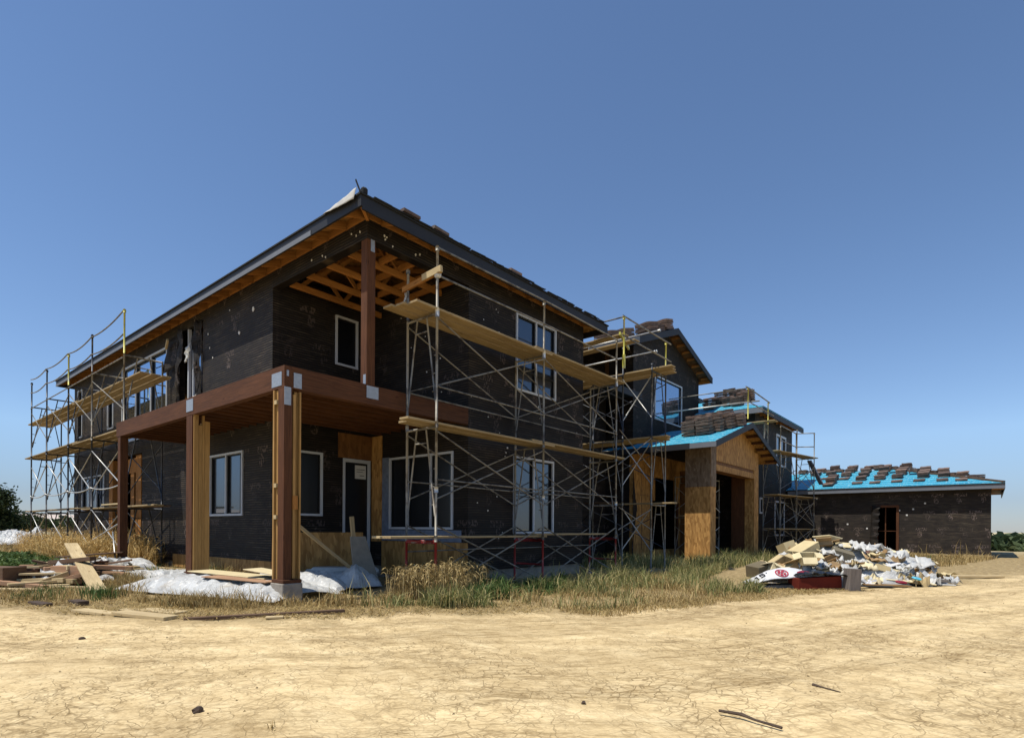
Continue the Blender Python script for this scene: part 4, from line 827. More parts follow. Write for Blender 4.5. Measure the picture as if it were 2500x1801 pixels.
for i, (xx, nm) in enumerate(((-1.0, 'outer'), (-.72, 'middle'), (-.44, 'inner'))):
    for lv, z, e0, e1 in (('upper', 5.62, 8.9, 22.6), ('middle', 4.2, 9.3, 23.2)):
        ym = 15.4; plank((xx, e0, z), (xx, ym + .3, z), f'{nm} board of three on the {lv} level of the left scaffold, near run'); plank((xx, ym - .3, z + .048), (xx, e1, z + .048), f'{nm} board of three on the {lv} level of the left scaffold, far run')
plank((-.9, 8.1, 1.9), (-.9, 15.0, 1.9), 'outer board on the low level of the left scaffold, near run', mat='plank'); plank((-.9, 14.6, 1.948), (-.9, 23.6, 1.948), 'outer board on the low level of the left scaffold, far run'); plank((-.6, 8.4, 1.9), (-.6, 16.0, 1.9), 'inner board on the low level of the left scaffold, near run', mat='old_wood')
plank((-1.0, 10.6, 1.99), (-1.0, 12.4, 1.99), 'short pale board lying across the low boards of the left scaffold', mat='pale_wood', w=.2)
brace(ls, (-1.6, 8.6, 1.45), (-1.25, 13.0, .8), 'bright_steel', .022); brace(ls, (-1.9, 8.0, .05), (-1.55, 9.6, 1.15), 'bright_steel', .02)
# right scaffold by the second tower
rs = thing('scaffold', (26.4, -1.3, 0), 'distant scaffold with brown boards against the right tower beside the garage', 'scaffold')
RF = [((24.7, -1.05), (24.75, -.2)), ((28.3, -1.85), (28.2, -.95))]
for p, q in RF:
    frame(rs, p, q, .02, 1.35, 'steel'); frame(rs, p, q, 1.37, 3.1, 'steel'); frame(rs, p, q, 3.12, 5.32, 'steel'); gpost(rs, p, 5.34, 6.72, 'steel'); foot(rs, p); foot(rs, q)
gpost(rs, RF[1][1], 5.34, 6.8, 'steel')
for z in (.1, 1.5, 3.4): cross(rs, RF[0][0], RF[1][0], z + .05, z + 1.35); cross(rs, RF[0][1], RF[1][1], z + .1, z + 1.3, 'dark_steel')
for z in (6.7, 5.95): rail(rs, [(*RF[0][0], z), (*RF[1][1], z + .05)], 'steel', .028); rail(rs, [(*RF[1][1], z + .05), (*RF[1][0], z)], 'steel', .026)
for i in range(2):
    for lv, z in (('top', 5.38), ('middle', 3.15), ('low', 1.4)):
        plank((24.2, -.9 + .35 * i, z), (29.0, -1.75 + .35 * i, z), f'{("outer", "inner")[i]} board on the {lv} level of the scaffold beside the right tower', w=.34)
PB, PA = (20.0, -.9), (23.05, -.9)
gpost(rs, PA, 6.55, 7.6, 'yellow'); gpost(rs, PB, 6.35, 7.78, 'yellow'); frame(rs, (22.45, -.9), PA, 5.3, 6.56, 'steel'); frame(rs, (22.45, .0), (23.05, .0), 5.3, 6.56, 'steel')
rail(rs, [(19.6, -.93, 7.72), (20.0, -.93, 7.74), (23.2, -.93, 7.62)], 'steel', .03); rail(rs, [(20.3, -.93, 7.12), (23.9, -.93, 7.08)], 'steel', .026)
rail(rs, [(20.0, 2.9, 7.76), (20.0, -.95, 7.74)], 'steel', .024); rail(rs, [(20.0, 2.9, 7.13), (20.0, -1.4, 7.1)], 'bright_steel', .034)
for dx in (0, .3): plank((22.5 + dx, .3, 6.6), (22.5 + dx, -1.4, 6.6), ('left', 'right')[dx > 0] + ' short board under the yellow posts by the right tower', w=.27)
mq, mr = (26.5, -1.4), (26.45, -.55)
frame(rs, mq, mr, .02, 1.35, 'steel'); frame(rs, mq, mr, 1.37, 3.1, 'steel'); frame(rs, mq, mr, 3.12, 5.32, 'steel'); gpost(rs, mq, 5.34, 6.74, 'steel')
for z in (.2, 1.6, 3.6): cross(rs, mq, RF[1][0], z + .05, z + 1.25); cross(rs, RF[0][0], mr, z + .1, z + 1.3)
MB().bar((28.3, -1.6, 5.2), (28.9, -2.1, 3.9), .3, .06).build('hanging_sheet', 'membrane', rs)
# scaffold inside the portico
ps = thing('scaffold', (19.5, 1.2, 0), 'scaffold bay standing in the dark inside the portico between its pillars', 'scaffold')
for p, q in (((18.1, .9), (18.2, 1.75)), ((21.4, .9), (21.5, 1.75))): frame(ps, p, q, .02, 1.9, 'steel'); frame(ps, p, q, 1.92, 3.75, 'steel')
for z in (.25, 2.1): cross(ps, (18.1, .88), (21.4, .88), z + .1, z + 1.2, 'bright_steel'); cross(ps, (18.2, 1.75), (21.5, 1.75), z + .1, z + 1.2, 'steel')
rail(ps, [(18.1, .9, 3.7), (21.4, .9, 3.72)], 'bright_steel')
plank((17.6, 1.2, 1.94), (21.9, 1.2, 1.94), 'board on the scaffold inside the portico')

# ------------------------------------------------------------------ lumber, sheets and bags around the porch
def board(p, q, w, t, mat, label, cat='board', name='board', group=None, up=(0, 0, 1)):
    return tag(MB().bar(p, q, w, t, up).build(name, mat, loc=lerp(p, q, .5), bevel=.004), label, cat, group)
G0 = 'pale boards beside the road'
board((-4.27, 1.32, .03), (-3.98, .24, .03), .2, .04, 'pale_wood', 'long pale board at the road edge, left one of the end-to-end pair'); board((-4.02, .3, .065), (-3.66, -.62, .04), .24, .05, 'pale_wood', 'thick pale board with a dark cut end at the road edge, right of the pair')
board((-3.78, .95, .03), (-3.66, .62, .03), .18, .02, 'pale_wood', 'short whitish offcut behind the long pale boards'); board((-3.62, .6, .04), (-3.36, -.12, .03), .26, .03, 'pale_wood', 'wide yellow offcut lying behind the thick pale board')
board((-3.55, -.75, .02), (-1.62, -1.72, .03), .09, .05, 'old_wood', 'long thin brown stake lying along the road edge'); board((-2.75, -1.48, .03), (-2.55, -1.6, .03), .12, .03, 'pale_wood', 'tiny pale offcut beside the brown stake')
board((-2.75, 8.5, .86), (-3.35, 3.85, .06), .27, .045, 'pale_wood', 'long pale plank sloping from the scrap heap down to the road edge')
board((-4.05, 2.55, .03), (-4.0, 2.15, .03), .16, .08, 'charred', 'small black block in the dry grass left of the pale boards'); board((-4.5, 3.0, .03), (-4.42, 2.4, .03), .14, .04, 'charred', 'flat dark scrap on the ground nearest the left edge')
# tarp and plywood
def tarp(name, mat, origin, ux, uy, nu, nv, amp, label, cat, seed, peak=None):
    lu, lv = Vector(ux).length, Vector(uy).length; nu, nv = max(12, int(lu * 17)), max(10, int(lv * 17))
    rg = lambda u, v, k, sd: .5 + .5 * (1 - 2 * abs(nz(u * lu, v * lv, k, sd)))
    ed = lambda u, v: min(1, 6 * min(u, 1 - u, v, 1 - v)) ** .6
    def fn(u, v): return (.12 * nz(u * lu, v * lv, 1.7, seed) + .03 * nz(u * lu, v * lv, 7, seed), .12 * nz(u * lu, v * lv, 1.9, seed + 3) + .03 * nz(u * lu, v * lv, 6, seed + 5),
        amp * (.12 + .88 * ed(u, v)) * (.20 * rg(u, v, 1.1, seed + 7) + .26 * rg(u, v, 2.6, seed + 1) + .25 * rg(u + .3 * v, v * .5, 6.1, seed + 2) + .16 * rg(u, v, 11, seed + 4)) + (peak(u, v) if peak else 0))
    return tag(sheet(name, mat, None, origin, ux, uy, nu, nv, fn, .006, smooth=False, loc=origin), label, cat)
tarp('plastic_sheet', 'dirtwhite', (-3.05, 3.9, .03), (1.15, -4.1, 0), (1.5, .45, 0), 60, 40, .3, 'crumpled white plastic sheet spread on the ground left of the corner post', 'plastic sheet', 2, lambda u, v: .1 * math.sin(math.pi * min(1, v * 1.1)))
tarp('plastic_sheet', 'dirtwhite', (-1.3, 2.6, .05), (1.9, 1.7, 0), (.9, -2.3, 0), 40, 36, .34, 'rumpled white plastic heap half in shade right of the corner post', 'plastic sheet', 9, lambda u, v: .1 * math.sin(math.pi * u) * math.sin(math.pi * v))
tarp('plastic_bag', 'dirtwhite', (-.35, .9, .05), (1.25, -.35, 0), (.45, .9, 0), 26, 20, .3, 'twisted grey-white plastic bag in front of the leaning cement board', 'bag', 14, lambda u, v: .2 * max(0, 1 - abs(u - .55) * 5) * math.sin(math.pi * v) + .12 * math.sin(math.pi * u) * math.sin(math.pi * v))
o = MB().bar((.15, 2.2, .36), (1.3, 1.3, .34), .5, .16).build('wrapped_roll', 'greysheet', loc=(.7, 1.75, .3), bevel=.06); tag(o, 'long wrapped roll with smudged dark lettering lying before the plywood', 'roll')
board((-1.75, 3.3, .40), (-1.35, .9, .36), .5, .02, 'card', 'cream plywood sheet lying on the white plastic left of the corner post', 'plywood sheet', 'plywood_sheet')
board((-2.0, 2.2, .36), (-1.6, .5, .33), .34, .02, 'pink_wood', 'tan plywood strip lying nearest the road on the white plastic', 'plywood sheet', 'plywood_sheet')
board((-1.55, 1.4, .52), (-1.25, .5, .42), .45, .02, 'card', 'small yellow panel propped on the plastic behind the corner post', 'plywood sheet', 'plywood_sheet')
o = MB().hexa([(-.2, 2.15, .02), (1.62, 2.15, .02), (1.62, 2.2, .02), (-.2, 2.2, .02), (-.2, 2.25, 1.2), (1.55, 2.25, 1.2), (1.55, 2.3, 1.2), (-.2, 2.3, 1.2)], [(0, 0, 0)] * 8).build('plywood_sheet', 'osb', loc=(.7, 2.2, 0)); tag(o, 'wide plywood sheet standing low across the shaded recess', 'plywood sheet')
o = MB().hexa([(-.9, 1.9, .02), (-.25, 1.9, .02), (-.25, 1.94, .02), (-.9, 1.94, .02), (-.75, 2.14, 1.35), (-.4, 2.14, 1.35), (-.4, 2.18, 1.35), (-.75, 2.18, 1.35)], [(0, 0, 0)] * 8).build('plywood_sheet', 'osb_brown', loc=(-.6, 2, 0)); tag(o, 'narrow tapering board propped beside the corner post in the recess', 'plywood sheet')
board((-.78, 1.35, 1.45), (.62, 1.05, .28), .09, .06, 'plank', 'diagonal stud leaning down across the plywood sheet in the recess', 'stud', 'stud')
o = MB().hexa([(.42, .92, .02), (1.08, .92, .02), (1.08, .96, .02), (.42, .96, .02), (.45, 1.14, 1.12), (.82, 1.14, 1.12), (.82, 1.18, 1.12), (.45, 1.18, 1.12)], [(0, 0, 0)] * 8).build('cement_board', 'stone', loc=(.75, 1, 0)); tag(o, 'grey tapering cement board leaning in the recess', 'board')
board((.62, 1.22, .6), (.52, 1.22, 1.55), .09, .05, 'plank', 'short upright stick behind the grey cement board', 'stick', 'stick', up=(0, 1, 0))
# scrap wood heap on the left
mats = ['pale_wood', 'pink_wood', 'old_wood', 'plank', 'pink_wood', 'redwood']; WT = (0, 0, 0, 0, 1, 1, 1, 2, 3, 3, 4, 5)
desc = ['pale', 'pinkish', 'dark weathered', 'tan', 'salmon', 'reddish']
spots = ['at the left end', 'near the left end', 'left of middle', 'in the middle', 'right of middle', 'near the right end', 'at the right end', 'on top', 'at the foot', 'at the back']
used = set()
for k in range(95):
    t = R.random(); base = lerp((-4.0, 6.7), (-1.8, 8.0), t); h = .46 * math.sin(math.pi * (.12 + .8 * t)) * R.uniform(.1, 1); a = R.uniform(-.7, .9); ln = R.uniform(.35, 1.5)
    bx, by = base[0] + R.uniform(-.4, .4), base[1] + R.uniform(-1.1, 1.1); dx, dy = RT.x * math.cos(a) + FW.x * math.sin(a), RT.y * math.cos(a) + FW.y * math.sin(a)
    mi = R.choice(WT); sp = spots[min(6, int(t * 7))] if k % 5 else spots[7 + k % 3]
    size = 'long' if ln > 1.1 else ('short' if ln < .6 else 'medium'); lab = f'{size} {desc[mi]} offcut {sp} of the scrap wood heap'; 
    grp = 'offcuts in the scrap wood heap'
    board((bx - dx * ln / 2, by - dy * ln / 2, max(.03, h + R.uniform(-.1, .1))), (bx + dx * ln / 2, by + dy * ln / 2, max(.03, h + R.uniform(-.12, .18))), R.choice((.09, .14, .2)), R.choice((.04, .05, .09)), mats[mi], lab, 'offcut', 'wood_offcut', grp)
for k in range(14):
    t = (k + .5) / 14; p = (*lerp((-4.0, 6.4), (-1.9, 8.0), t), .12 + .3 * math.sin(math.pi * t)); sz_ = R.uniform(.25, .55)
    o = sheet('plastic_scrap', ('dirtwhite', 'greysheet')[k % 2], None, p, RT * sz_, FW * (sz_ * .6) + Vector((0, 0, .12)), 7, 6, lambda u, v: (.08 * nz(u, v, 3, k), .08 * nz(u, v, 3, k + 5), .22 * nz(u, v, 3, k + 9)), .006, loc=p, smooth=False); tag(o, ('white', 'greyish')[k % 2] + ' crumpled plastic scrap ' + spots[min(6, int(t * 7))] + ' of the scrap wood heap', 'plastic scrap', 'plastic scraps in the scrap wood heap')
board((-3.45, 6.6, .33), (-3.05, 5.95, .33), .26, .2, 'pink_wood', 'chunky tan block with a notch in the scrap wood heap', 'block', 'wood_block')
board((-2.85, 9.3, .5), (-1.55, 8.6, .62), .55, .03, 'old_wood', 'dark curled board on top of the scrap heap at its right end', 'board'); tarp('plastic_sheet', 'dirtwhite', (-3.0, 9.4, .25), (1.9, -1.2, .1), (.1, -.8, -.2), 20, 12, .25, 'white plastic strip under the dark curled board in the scrap heap', 'plastic sheet', 31)
tarp('plastic_sheet', 'dirtwhite', (-2.4, 7.3, .05), (1.9, -1.1, 0), (-.4, -.9, 0), 24, 14, .28, 'small torn white plastic between the scrap heap and the second post', 'plastic sheet', 37)
board((-1.6, 8.3, .16), (-.9, 6.4, .1), .28, .05, 'pink_wood', 'broad salmon board lying between the scrap heap and the porch', 'board'); board((-1.25, 8.8, .22), (-.6, 5.6, .2), .08, .05, 'pale_wood', 'thin grey strip lying along the foot of the porch', 'board')
board((-4.75, 7.6, .22), (-4.15, 6.55, .22), .5, .42, 'old_wood', 'dark brown timber block at the left edge of the scrap heap', 'block', 'timber_block')
board((-4.1, 6.4, .04), (-3.05, 4.7, .04), .08, .04, 'pale_wood', 'thin straight lath at the foot of the scrap heap', 'lath')
# far white heap and dark boards at the left
tarp('plastic_sheet', 'dirtwhite', (-.8, 41.5, .05), (3.6, -2.0, 0), (1.2, 4, 0), 40, 24, .6, 'large white plastic sheet heaped in the field beyond the left scaffold', 'plastic sheet', 41, lambda u, v: -.05 + .62 * math.sin(math.pi * u) ** 1.5 * math.sin(math.pi * min(1, v * 1.3)) + (.75 * max(0, 1 - abs(u - .85) * 8)) * math.sin(math.pi * v))
board((-2.5, 36, .12), (1.0, 34.5, .12), .5, .2, 'old_wood', 'dark stacked boards lying in the field before the white plastic heap', 'boards')
# litter on the road
tag(MB().tube([(-2.67, -7.86, .02), (-2.68, -8.02, .03), (-2.71, -8.12, .02), (-2.75, -8.3, .018)], [.010, .013, .008, .010], 6).build('stick', 'charred', loc=(-2.7, -8.1, 0)), 'long dark stick lying on the cracked road at lower right', 'stick')
tag(MB().tube([(-1.44, -8.2, .015), (-1.47, -8.27, .015), (-1.53, -8.42, .012)], [.014, .006, .004], 6).build('twig', 'charred', loc=(-1.5, -8.3, 0)), 'short twig with a knobbed end lying on the road above the dark stick', 'twig')
for k, (x, y, s, lb) in enumerate(((-5.05, -5.04, .035, 'dark clod on the bare road at lower left'), (-4.84, -1.3, .03, 'small black pebble on the road below the pale boards'), (-4.2, -4.5, .02, 'little dark stone near the middle of the road'), (-3.1, -7.0, .018, 'tiny stone beside the bottom middle of the road'))):
    mb = MB(); n = 7; ring = [[(x + s * rr * math.cos(2 * math.pi * i / n) * R.uniform(.7, 1.4), y + s * rr * math.sin(2 * math.pi * i / n) * R.uniform(.6, 1.2), zz * s) for i in range(n)] for rr, zz in ((1.1, -.1), (1, .5), (.5, .95))]
    for a, b in zip(ring, ring[1:]):
        for i in range(n): j = (i + 1) % n; mb.face([a[i], a[j], b[j], b[i]])
    mb.face(ring[-1]); tag(mb.build('stone', 'charred', loc=(x, y, 0)), lb, 'stone')

# ------------------------------------------------------------------ the rubbish pile
def hp(r, f): return 1.0 * max(0., 1 - ((r - 8.7) / 2.7) ** 2 - ((f - 15.3) / 2.0) ** 2) ** .75
def mp(r, f): return 6.28 + .785 * (r - 4.9) if f > 13.2 and r < 11.5 else r
def obox(name, mat, r, f, z, sx, sy, sz, rot, label, cat, bevel=.01, open_=False, mat2=None):
    r = mp(r, f); p = PV(r, f, z); mb = MB(); sx, sy, sz = (sx * .88, sy * .88, sz * .88) if cat == 'box' else (sx, sy, sz)
    if open_:
        t = .012; mb.box(-sx / 2, sx / 2, -sy / 2, sy / 2, -sz / 2, -sz / 2 + t)
        for q in ((-sx / 2, -sx / 2 + t, -sy / 2, sy / 2), (sx / 2 - t, sx / 2, -sy / 2, sy / 2), (-sx / 2 + t, sx / 2 - t, -sy / 2, -sy / 2 + t), (-sx / 2 + t, sx / 2 - t, sy / 2 - t, sy / 2)): mb.box(*q, -sz / 2 + t, sz / 2)
        for s_ in (-1, 1): mb.bar((s_ * sx / 2, 0, sz / 2), (s_ * (sx / 2 + .16), 0, sz / 2 + R.uniform(-.12, .1)), sy * .95, t); mb.bar((0, s_ * sy / 2, sz / 2), (0, s_ * (sy / 2 + .15), sz / 2 + R.uniform(-.14, .08)), sx * .9, t)
    else: mb.box(-sx / 2, sx / 2, -sy / 2, sy / 2, -sz / 2, sz / 2)
    o = mb.build(name, mat, loc=(0, 0, 0), bevel=bevel); o.location = p; o.rotation_euler = (rot[0], rot[1], rot[2] - AZ); tag(o, label, cat); return o
# lumpy core of compressed sheeting
def mound(name, mat, r0, f0, a, b, h, seed, label, cat, n=56, sharp=1.):
    V = []; F = []; m_ = n // 2; r0 = mp(r0, f0)
    for i in range(n):
        for j in range(m_ + 1):
            t = 2 * math.pi * i / n; q = j / m_; r = r0 + a * q * math.cos(t); f = f0 + b * q * math.sin(t)
            rg = lambda k, sd: 1 - 2 * abs(nz(r, f, k, sd))
            nn = .5 * rg(2.1, seed) + .32 * rg(4.7, seed + 2) + .2 * rg(10, seed + 4)
            z = h * (1 - q ** 2) ** .8 * .82 + .17 * sharp * min(1., h + .3) * nn * (1 - q ** 5) - .02; wob_ = 1 + .12 * nz(math.cos(t) * 2, math.sin(t) * 2, 1.3, seed)
            z = max(z, .004)
            V.append(PV(r0 + (r - r0) * wob_, f0 + (f - f0) * wob_, z))
    for i in range(n):
        k = (i + 1) % n
        for j in range(m_): F.append((i * (m_ + 1) + j, i * (m_ + 1) + j + 1, k * (m_ + 1) + j + 1, k * (m_ + 1) + j))
    mb = MB(); mb.v = V; mb.f = F; mb.uv = [(V[i][0] + V[i][1], V[i][2]) for f in F for i in f]; mb.mi = [0] * len(F)
    return tag(mb.build(name, mat, loc=PV(r0, f0, 0), smooth=False), label, cat)
mound('plastic_sheet', 'greysheet', 8.3, 15.4, 1.9, 1.5, 1.02, 3, 'big crumpled grey-white sheeting forming the top of the rubbish pile', 'plastic sheet', 72, 1.3)
mound('plastic_sheet', 'dirtwhite', 9.2, 15.0, 1.2, 1.0, .7, 8, 'crumpled white sheeting on the right flank of the rubbish pile', 'plastic sheet', 56, 1.4)
mound('plastic_sheet', 'greysheet', 7.9, 14.3, 1.3, .8, .42, 17, 'dirty grey sheeting low at the front of the rubbish pile', 'plastic sheet', 64, 2.6)
mound('plastic_sheet', 'greysheet', 6.9, 14.9, .9, 1.0, .55, 27, 'rumpled sheeting under the cartons on the left of the rubbish pile', 'plastic sheet', 50, 1.3)
mound('plastic_bag', 'dirtwhite', 10.0, 14.6, .75, .5, .35, 12, 'whitish plastic bag spilling at the right end of the rubbish pile', 'bag', 44, 1.5)
mound('plastic_bag', 'dirtwhite', 7.1, 15.4, .5, .4, 1.05, 6, 'white bag bulging behind the large carton on the rubbish pile', 'bag', 36, 1.)
obox('carton', 'card', 6.5, 14.8, .80, .74, .5, .28, (.05, -.42, .35), 'largest pale carton tilted high on the left of the rubbish pile', 'box')
obox('carton', 'card_brown', 6.85, 14.5, .55, .8, .3, .22, (.1, -.4, .2), 'long brown carton under the largest carton on the rubbish pile', 'box')
obox('carton', 'card', 5.65, 14.5, .42, .5, .35, .3, (.3, -.5, .3), 'open pale carton with spread flaps at the left of the rubbish pile', 'box', 0, True)
obox('carton', 'card_brown', 5.95, 14.3, .35, .45, .4, .3, (-.4, .35, .8), 'collapsed brown carton below the open carton on the pile', 'box', 0, True)
obox('carton', 'card', 5.45, 14.0, .22, .8, .3, .14, (.0, -.25, .2), 'flattened whitish carton at the left foot of the rubbish pile', 'box')
obox('carton', 'card_dark', 4.95, 14.6, .3, .6, .5, .35, (.1, -.2, .4), 'brown shaded carton behind the left foot of the rubbish pile', 'box')
obox('carton', 'bagwhite', 4.95, 13.8, .12, .3, .2, .14, (.1, -.3, .4), 'small white block at the far left of the rubbish pile', 'box')
obox('carton', 'card_dark', 7.6, 14.6, .68, .55, .45, .32, (.25, .3, -.3), 'dark olive carton in the middle of the rubbish pile', 'box')
obox('carton', 'card_dark', 7.55, 14.2, .42, .5, .4, .2, (.1, .2, .3), 'dim carton below the dark olive one on the rubbish pile', 'box')
obox('cardboard_sheet', 'card', 7.15, 14.7, .66, .6, .4, .025, (.3, .5, .5), 'bent pale cardboard flap right of the long brown carton', 'cardboard'); obox('cardboard_sheet', 'card_brown', 7.3, 14.35, .46, .5, .35, .025, (-.5, .55, .2), 'brown cardboard flap beside the dim carton on the pile', 'cardboard')
obox('cardboard_sheet', 'card', 6.6, 14.1, .36, 1.0, .3, .04, (.3, -.3, .15), 'long pale cardboard strip across the front of the rubbish pile', 'cardboard')
obox('cardboard_sheet', 'card', 7.4, 15.4, .95, .6, .4, .03, (.2, -.35, .2), 'pale cardboard sheet near the top of the rubbish pile', 'cardboard'); obox('cardboard_sheet', 'card', 7.9, 15.7, 1.12, .6, .5, .03, (-.1, .15, .5), 'curled cream cardboard on the summit of the rubbish pile', 'cardboard')
obox('cardboard_sheet', 'card', 9.15, 14.2, .36, 1.35, .65, .03, (.35, .32, -.1), 'large flat cream cardboard sloping on the right of the rubbish pile', 'cardboard'); obox('cardboard_sheet', 'card', 9.0, 13.8, .16, 1.1, .5, .03, (.25, .1, -.15), 'cream cardboard lying flat at the right front of the pile', 'cardboard')
obox('cardboard_sheet', 'card', 9.9, 14.9, .42, .7, .35, .03, (.4, .3, -.3), 'creased pale cardboard near the right end of the rubbish pile', 'cardboard'); obox('cardboard_sheet', 'card_brown', 8.0, 13.35, .05, .95, .35, .03, (0, .02, -.1), 'flat brown cardboard on the ground before the rubbish pile', 'cardboard')
obox('cardboard_sheet', 'card', 8.35, 14.5, .62, .3, .6, .03, (.9, .4, .6), 'upright yellowish cardboard in the middle of the rubbish pile', 'cardboard')
obox('carton', 'bagblack', 8.75, 14.2, .36, .5, .35, .16, (.1, -.25, .2), 'black tray with a white lid on the right of the pile', 'tray'); obox('carton', 'bagwhite', 8.75, 14.15, .47, .46, .3, .03, (.1, -.25, .2), 'white lid lying on the black tray of the rubbish pile', 'lid')
mound('wrapping', 'brown_scrap', 8.55, 14.75, .38, .3, .85, 44, 'crumpled maroon wrapping in the middle of the rubbish pile', 'wrapping', 30, 1.6); mound('wrapping', 'bagblack', 9.55, 14.9, .3, .25, .55, 48, 'crumpled black plastic on the right shoulder of the rubbish pile', 'plastic', 26, 1.6)
mound('wrapping', 'brown_scrap', 8.75, 14.4, .3, .25, .62, 49, 'dark maroon scrap below the crumpled wrapping on the pile', 'wrapping', 26, 1.6)
obox('plastic_roll', 'dirtwhite', 10.1, 15.3, .58, 1.5, .28, .2, (.1, .22, -.1), 'white rolled sheeting pointing right from the rubbish pile', 'roll', .08)
for k, (r, f, z, l, lb) in enumerate(((10.25, 14.4, .2, .6, 'upper reddish broken plank at the right end of the rubbish pile'), (10.35, 14.1, .1, .65, 'lower reddish broken plank at the right end of the rubbish pile'), (10.1, 13.8, .12, .5, 'grey stone slab at the right foot of the rubbish pile'))):
    obox('board', ('old_wood', 'pink_wood', 'crate')[k], r, f, z, l, .16, .07, (.0, .12, -.15), lb, 'board')
obox('board', 'pale_wood', 10.9, 15.6, .12, 1.4, .14, .06, (0, .02, -.05), 'pale timber on the grass right of the rubbish pile', 'board'); obox('board', 'pale_wood', 12.9, 16.0, .06, 1.6, .2, .06, (0, 0, .03), 'far pale timber on the grass before the garage', 'board')
obox('paper_scrap', 'dirtwhite', 10.0, 13.7, .04, .5, .22, .03, (0, .03, -.2), 'flat whitish paper scrap at the right tip of the pile', 'paper'); obox('wrapper', 'blueplastic', 9.0, 13.45, .2, .2, .14, .06, (.2, .2, 0), 'light blue wrapper at the foot of the rubbish pile', 'wrapper', .03); obox('wrapper', 'bagred', 8.45, 13.35, .12, .26, .14, .06, (.2, .1, .2), 'small red wrapper at the foot of the rubbish pile', 'wrapper', .03)
obox('dark_strip', 'bagblack', 8.35, 13.15, .04, .75, .14, .02, (0, 0, -.1), 'dark strip of felt on the ground before the rubbish pile', 'felt strip')
for k, (r, f, z, sx, sy, sz) in enumerate(((6.1, 14.0, .62, .4, .3, .25), (7.0, 14.0, .38, .42, .3, .2), (8.0, 14.9, .9, .38, .3, .2), (9.4, 14.6, .6, .4, .3, .2), (5.3, 14.4, .35, .35, .3, .22), (8.3, 13.9, .4, .36, .28, .16), (9.7, 14.1, .3, .4, .3, .12), (6.3, 15.4, .85, .4, .35, .3), (7.3, 15.0, .95, .45, .3, .12))):
    obox('carton', ('card', 'card_brown', 'card', 'card_brown', 'card')[k % 5], r, f, z, sx, sy, sz, (R.uniform(-.5, .5), R.uniform(-.5, .5), R.uniform(-.8, .8)), ('small crushed carton over the collapsed brown one', 'small carton above the long pale strip', 'small carton near the summit', 'small carton on the right shoulder', 'small carton by the left foot', 'small carton above the wooden crate', 'thin carton on the right flank', 'small carton behind the largest carton', 'thin carton left of the summit')[k] + ' of the rubbish pile', 'box', 0, k % 2 == 0)
for k in range(60):                                      # small torn papers over the flanks
    r = mp(R.uniform(5.1, 10.3), 14); f = R.uniform(13.6, 15.2); s = R.uniform(.12, .42); z = hp(r, f) * .85 + .1; i = k % 5
    pn = ('left', 'middle left', 'middle', 'middle right', 'right')[max(0, min(4, int((r - 6) / .95)))]; hn = 'low' if z < .4 else ('half-way up' if z < .75 else 'high')
    sheet_o = sheet('paper_scrap', ('dirtwhite', 'greysheet', 'card', 'dirtwhite', 'card_brown')[i], None, PV(r, f, z), RT * s, FW * (s * .7) + Vector((0, 0, s * R.uniform(-.2, .6))), 5, 5, lambda u, v: (.06 * nz(u, v, 4, k), .06 * nz(u, v, 4, k + 5), .16 * nz(u, v, 3, k + 9)), .006, loc=PV(r, f, z))
    tag(sheet_o, f'{("white","greyish","cream","crumpled white","brown")[i]} torn scrap {hn} on the {pn} of the rubbish pile', 'paper scrap', 'torn scraps on the rubbish pile')
for k in range(34):
    r = R.uniform(7.3, 9.9); f = R.uniform(13.35, 14.3); s = R.uniform(.18, .45); z = .06 + .28 * max(0, f - 13.4); i = k % 4
    so2 = sheet('paper_scrap', ('dirtwhite', 'bagwhite', 'greysheet', 'card')[i], None, PV(r, f, z), RT * s, FW * (s * .6) + Vector((0, 0, s * R.uniform(.1, .7))), 7, 6, lambda u, v: (.07 * nz(u, v, 4, k + 40), .07 * nz(u, v, 4, k + 45), .2 * nz(u, v, 3.4, k + 49)), .006, loc=PV(r, f, z), smooth=False)
    tag(so2, f'{("white","bright white","greyish","cream")[i]} crumpled scrap at the front foot of the {("middle","middle right","right")[min(2, int((r - 7.3) / 1.1))]} of the rubbish pile', 'paper scrap', 'torn scraps on the rubbish pile')
# big printed sack and red carton at the front
sack = thing('sack', PV(6.2, 13.15, 0), 'large white sack with a round crimson emblem and black underside before the rubbish pile', 'sack')
def sackf(u, v):
    return (0, 0, .36 * (math.sin(math.pi * min(1, max(0, u))) ** .6) * (math.sin(math.pi * min(1., .12 + v * .88)) ** .7) + .03 * nz(u, v, 4, 5) + .015 * nz(u, v, 11, 3))
SO, SU, SV = Vector(PV(5.42, 12.7, .09)), RT * 1.7 - FW * .05, FW * .85
sheet('sack_top', 'bagwhite', sack, SO, SU, SV, 34, 22, sackf, .01)
def on_sack(u, v, lift=.012): return SO + SU * u + SV * v + Vector(sackf(u, v)) + Vector((0, 0, lift)) - FW * .012
sheet('sack_underside', 'bagblack', sack, Vector(PV(5.36, 12.72, .0)), RT * 1.8, Vector((0, 0, .13)) + FW * .1, 20, 4, lambda u, v: (-FW * (.14 * math.sin(math.pi * u) * (1 - abs(v - .4)))), .02)
def decal(mb, uvs): mb.face([on_sack(u, v) for u, v in uvs])
mb = MB(); n = 22; cu, cv, ru, rv = .36, .17, .085, .14
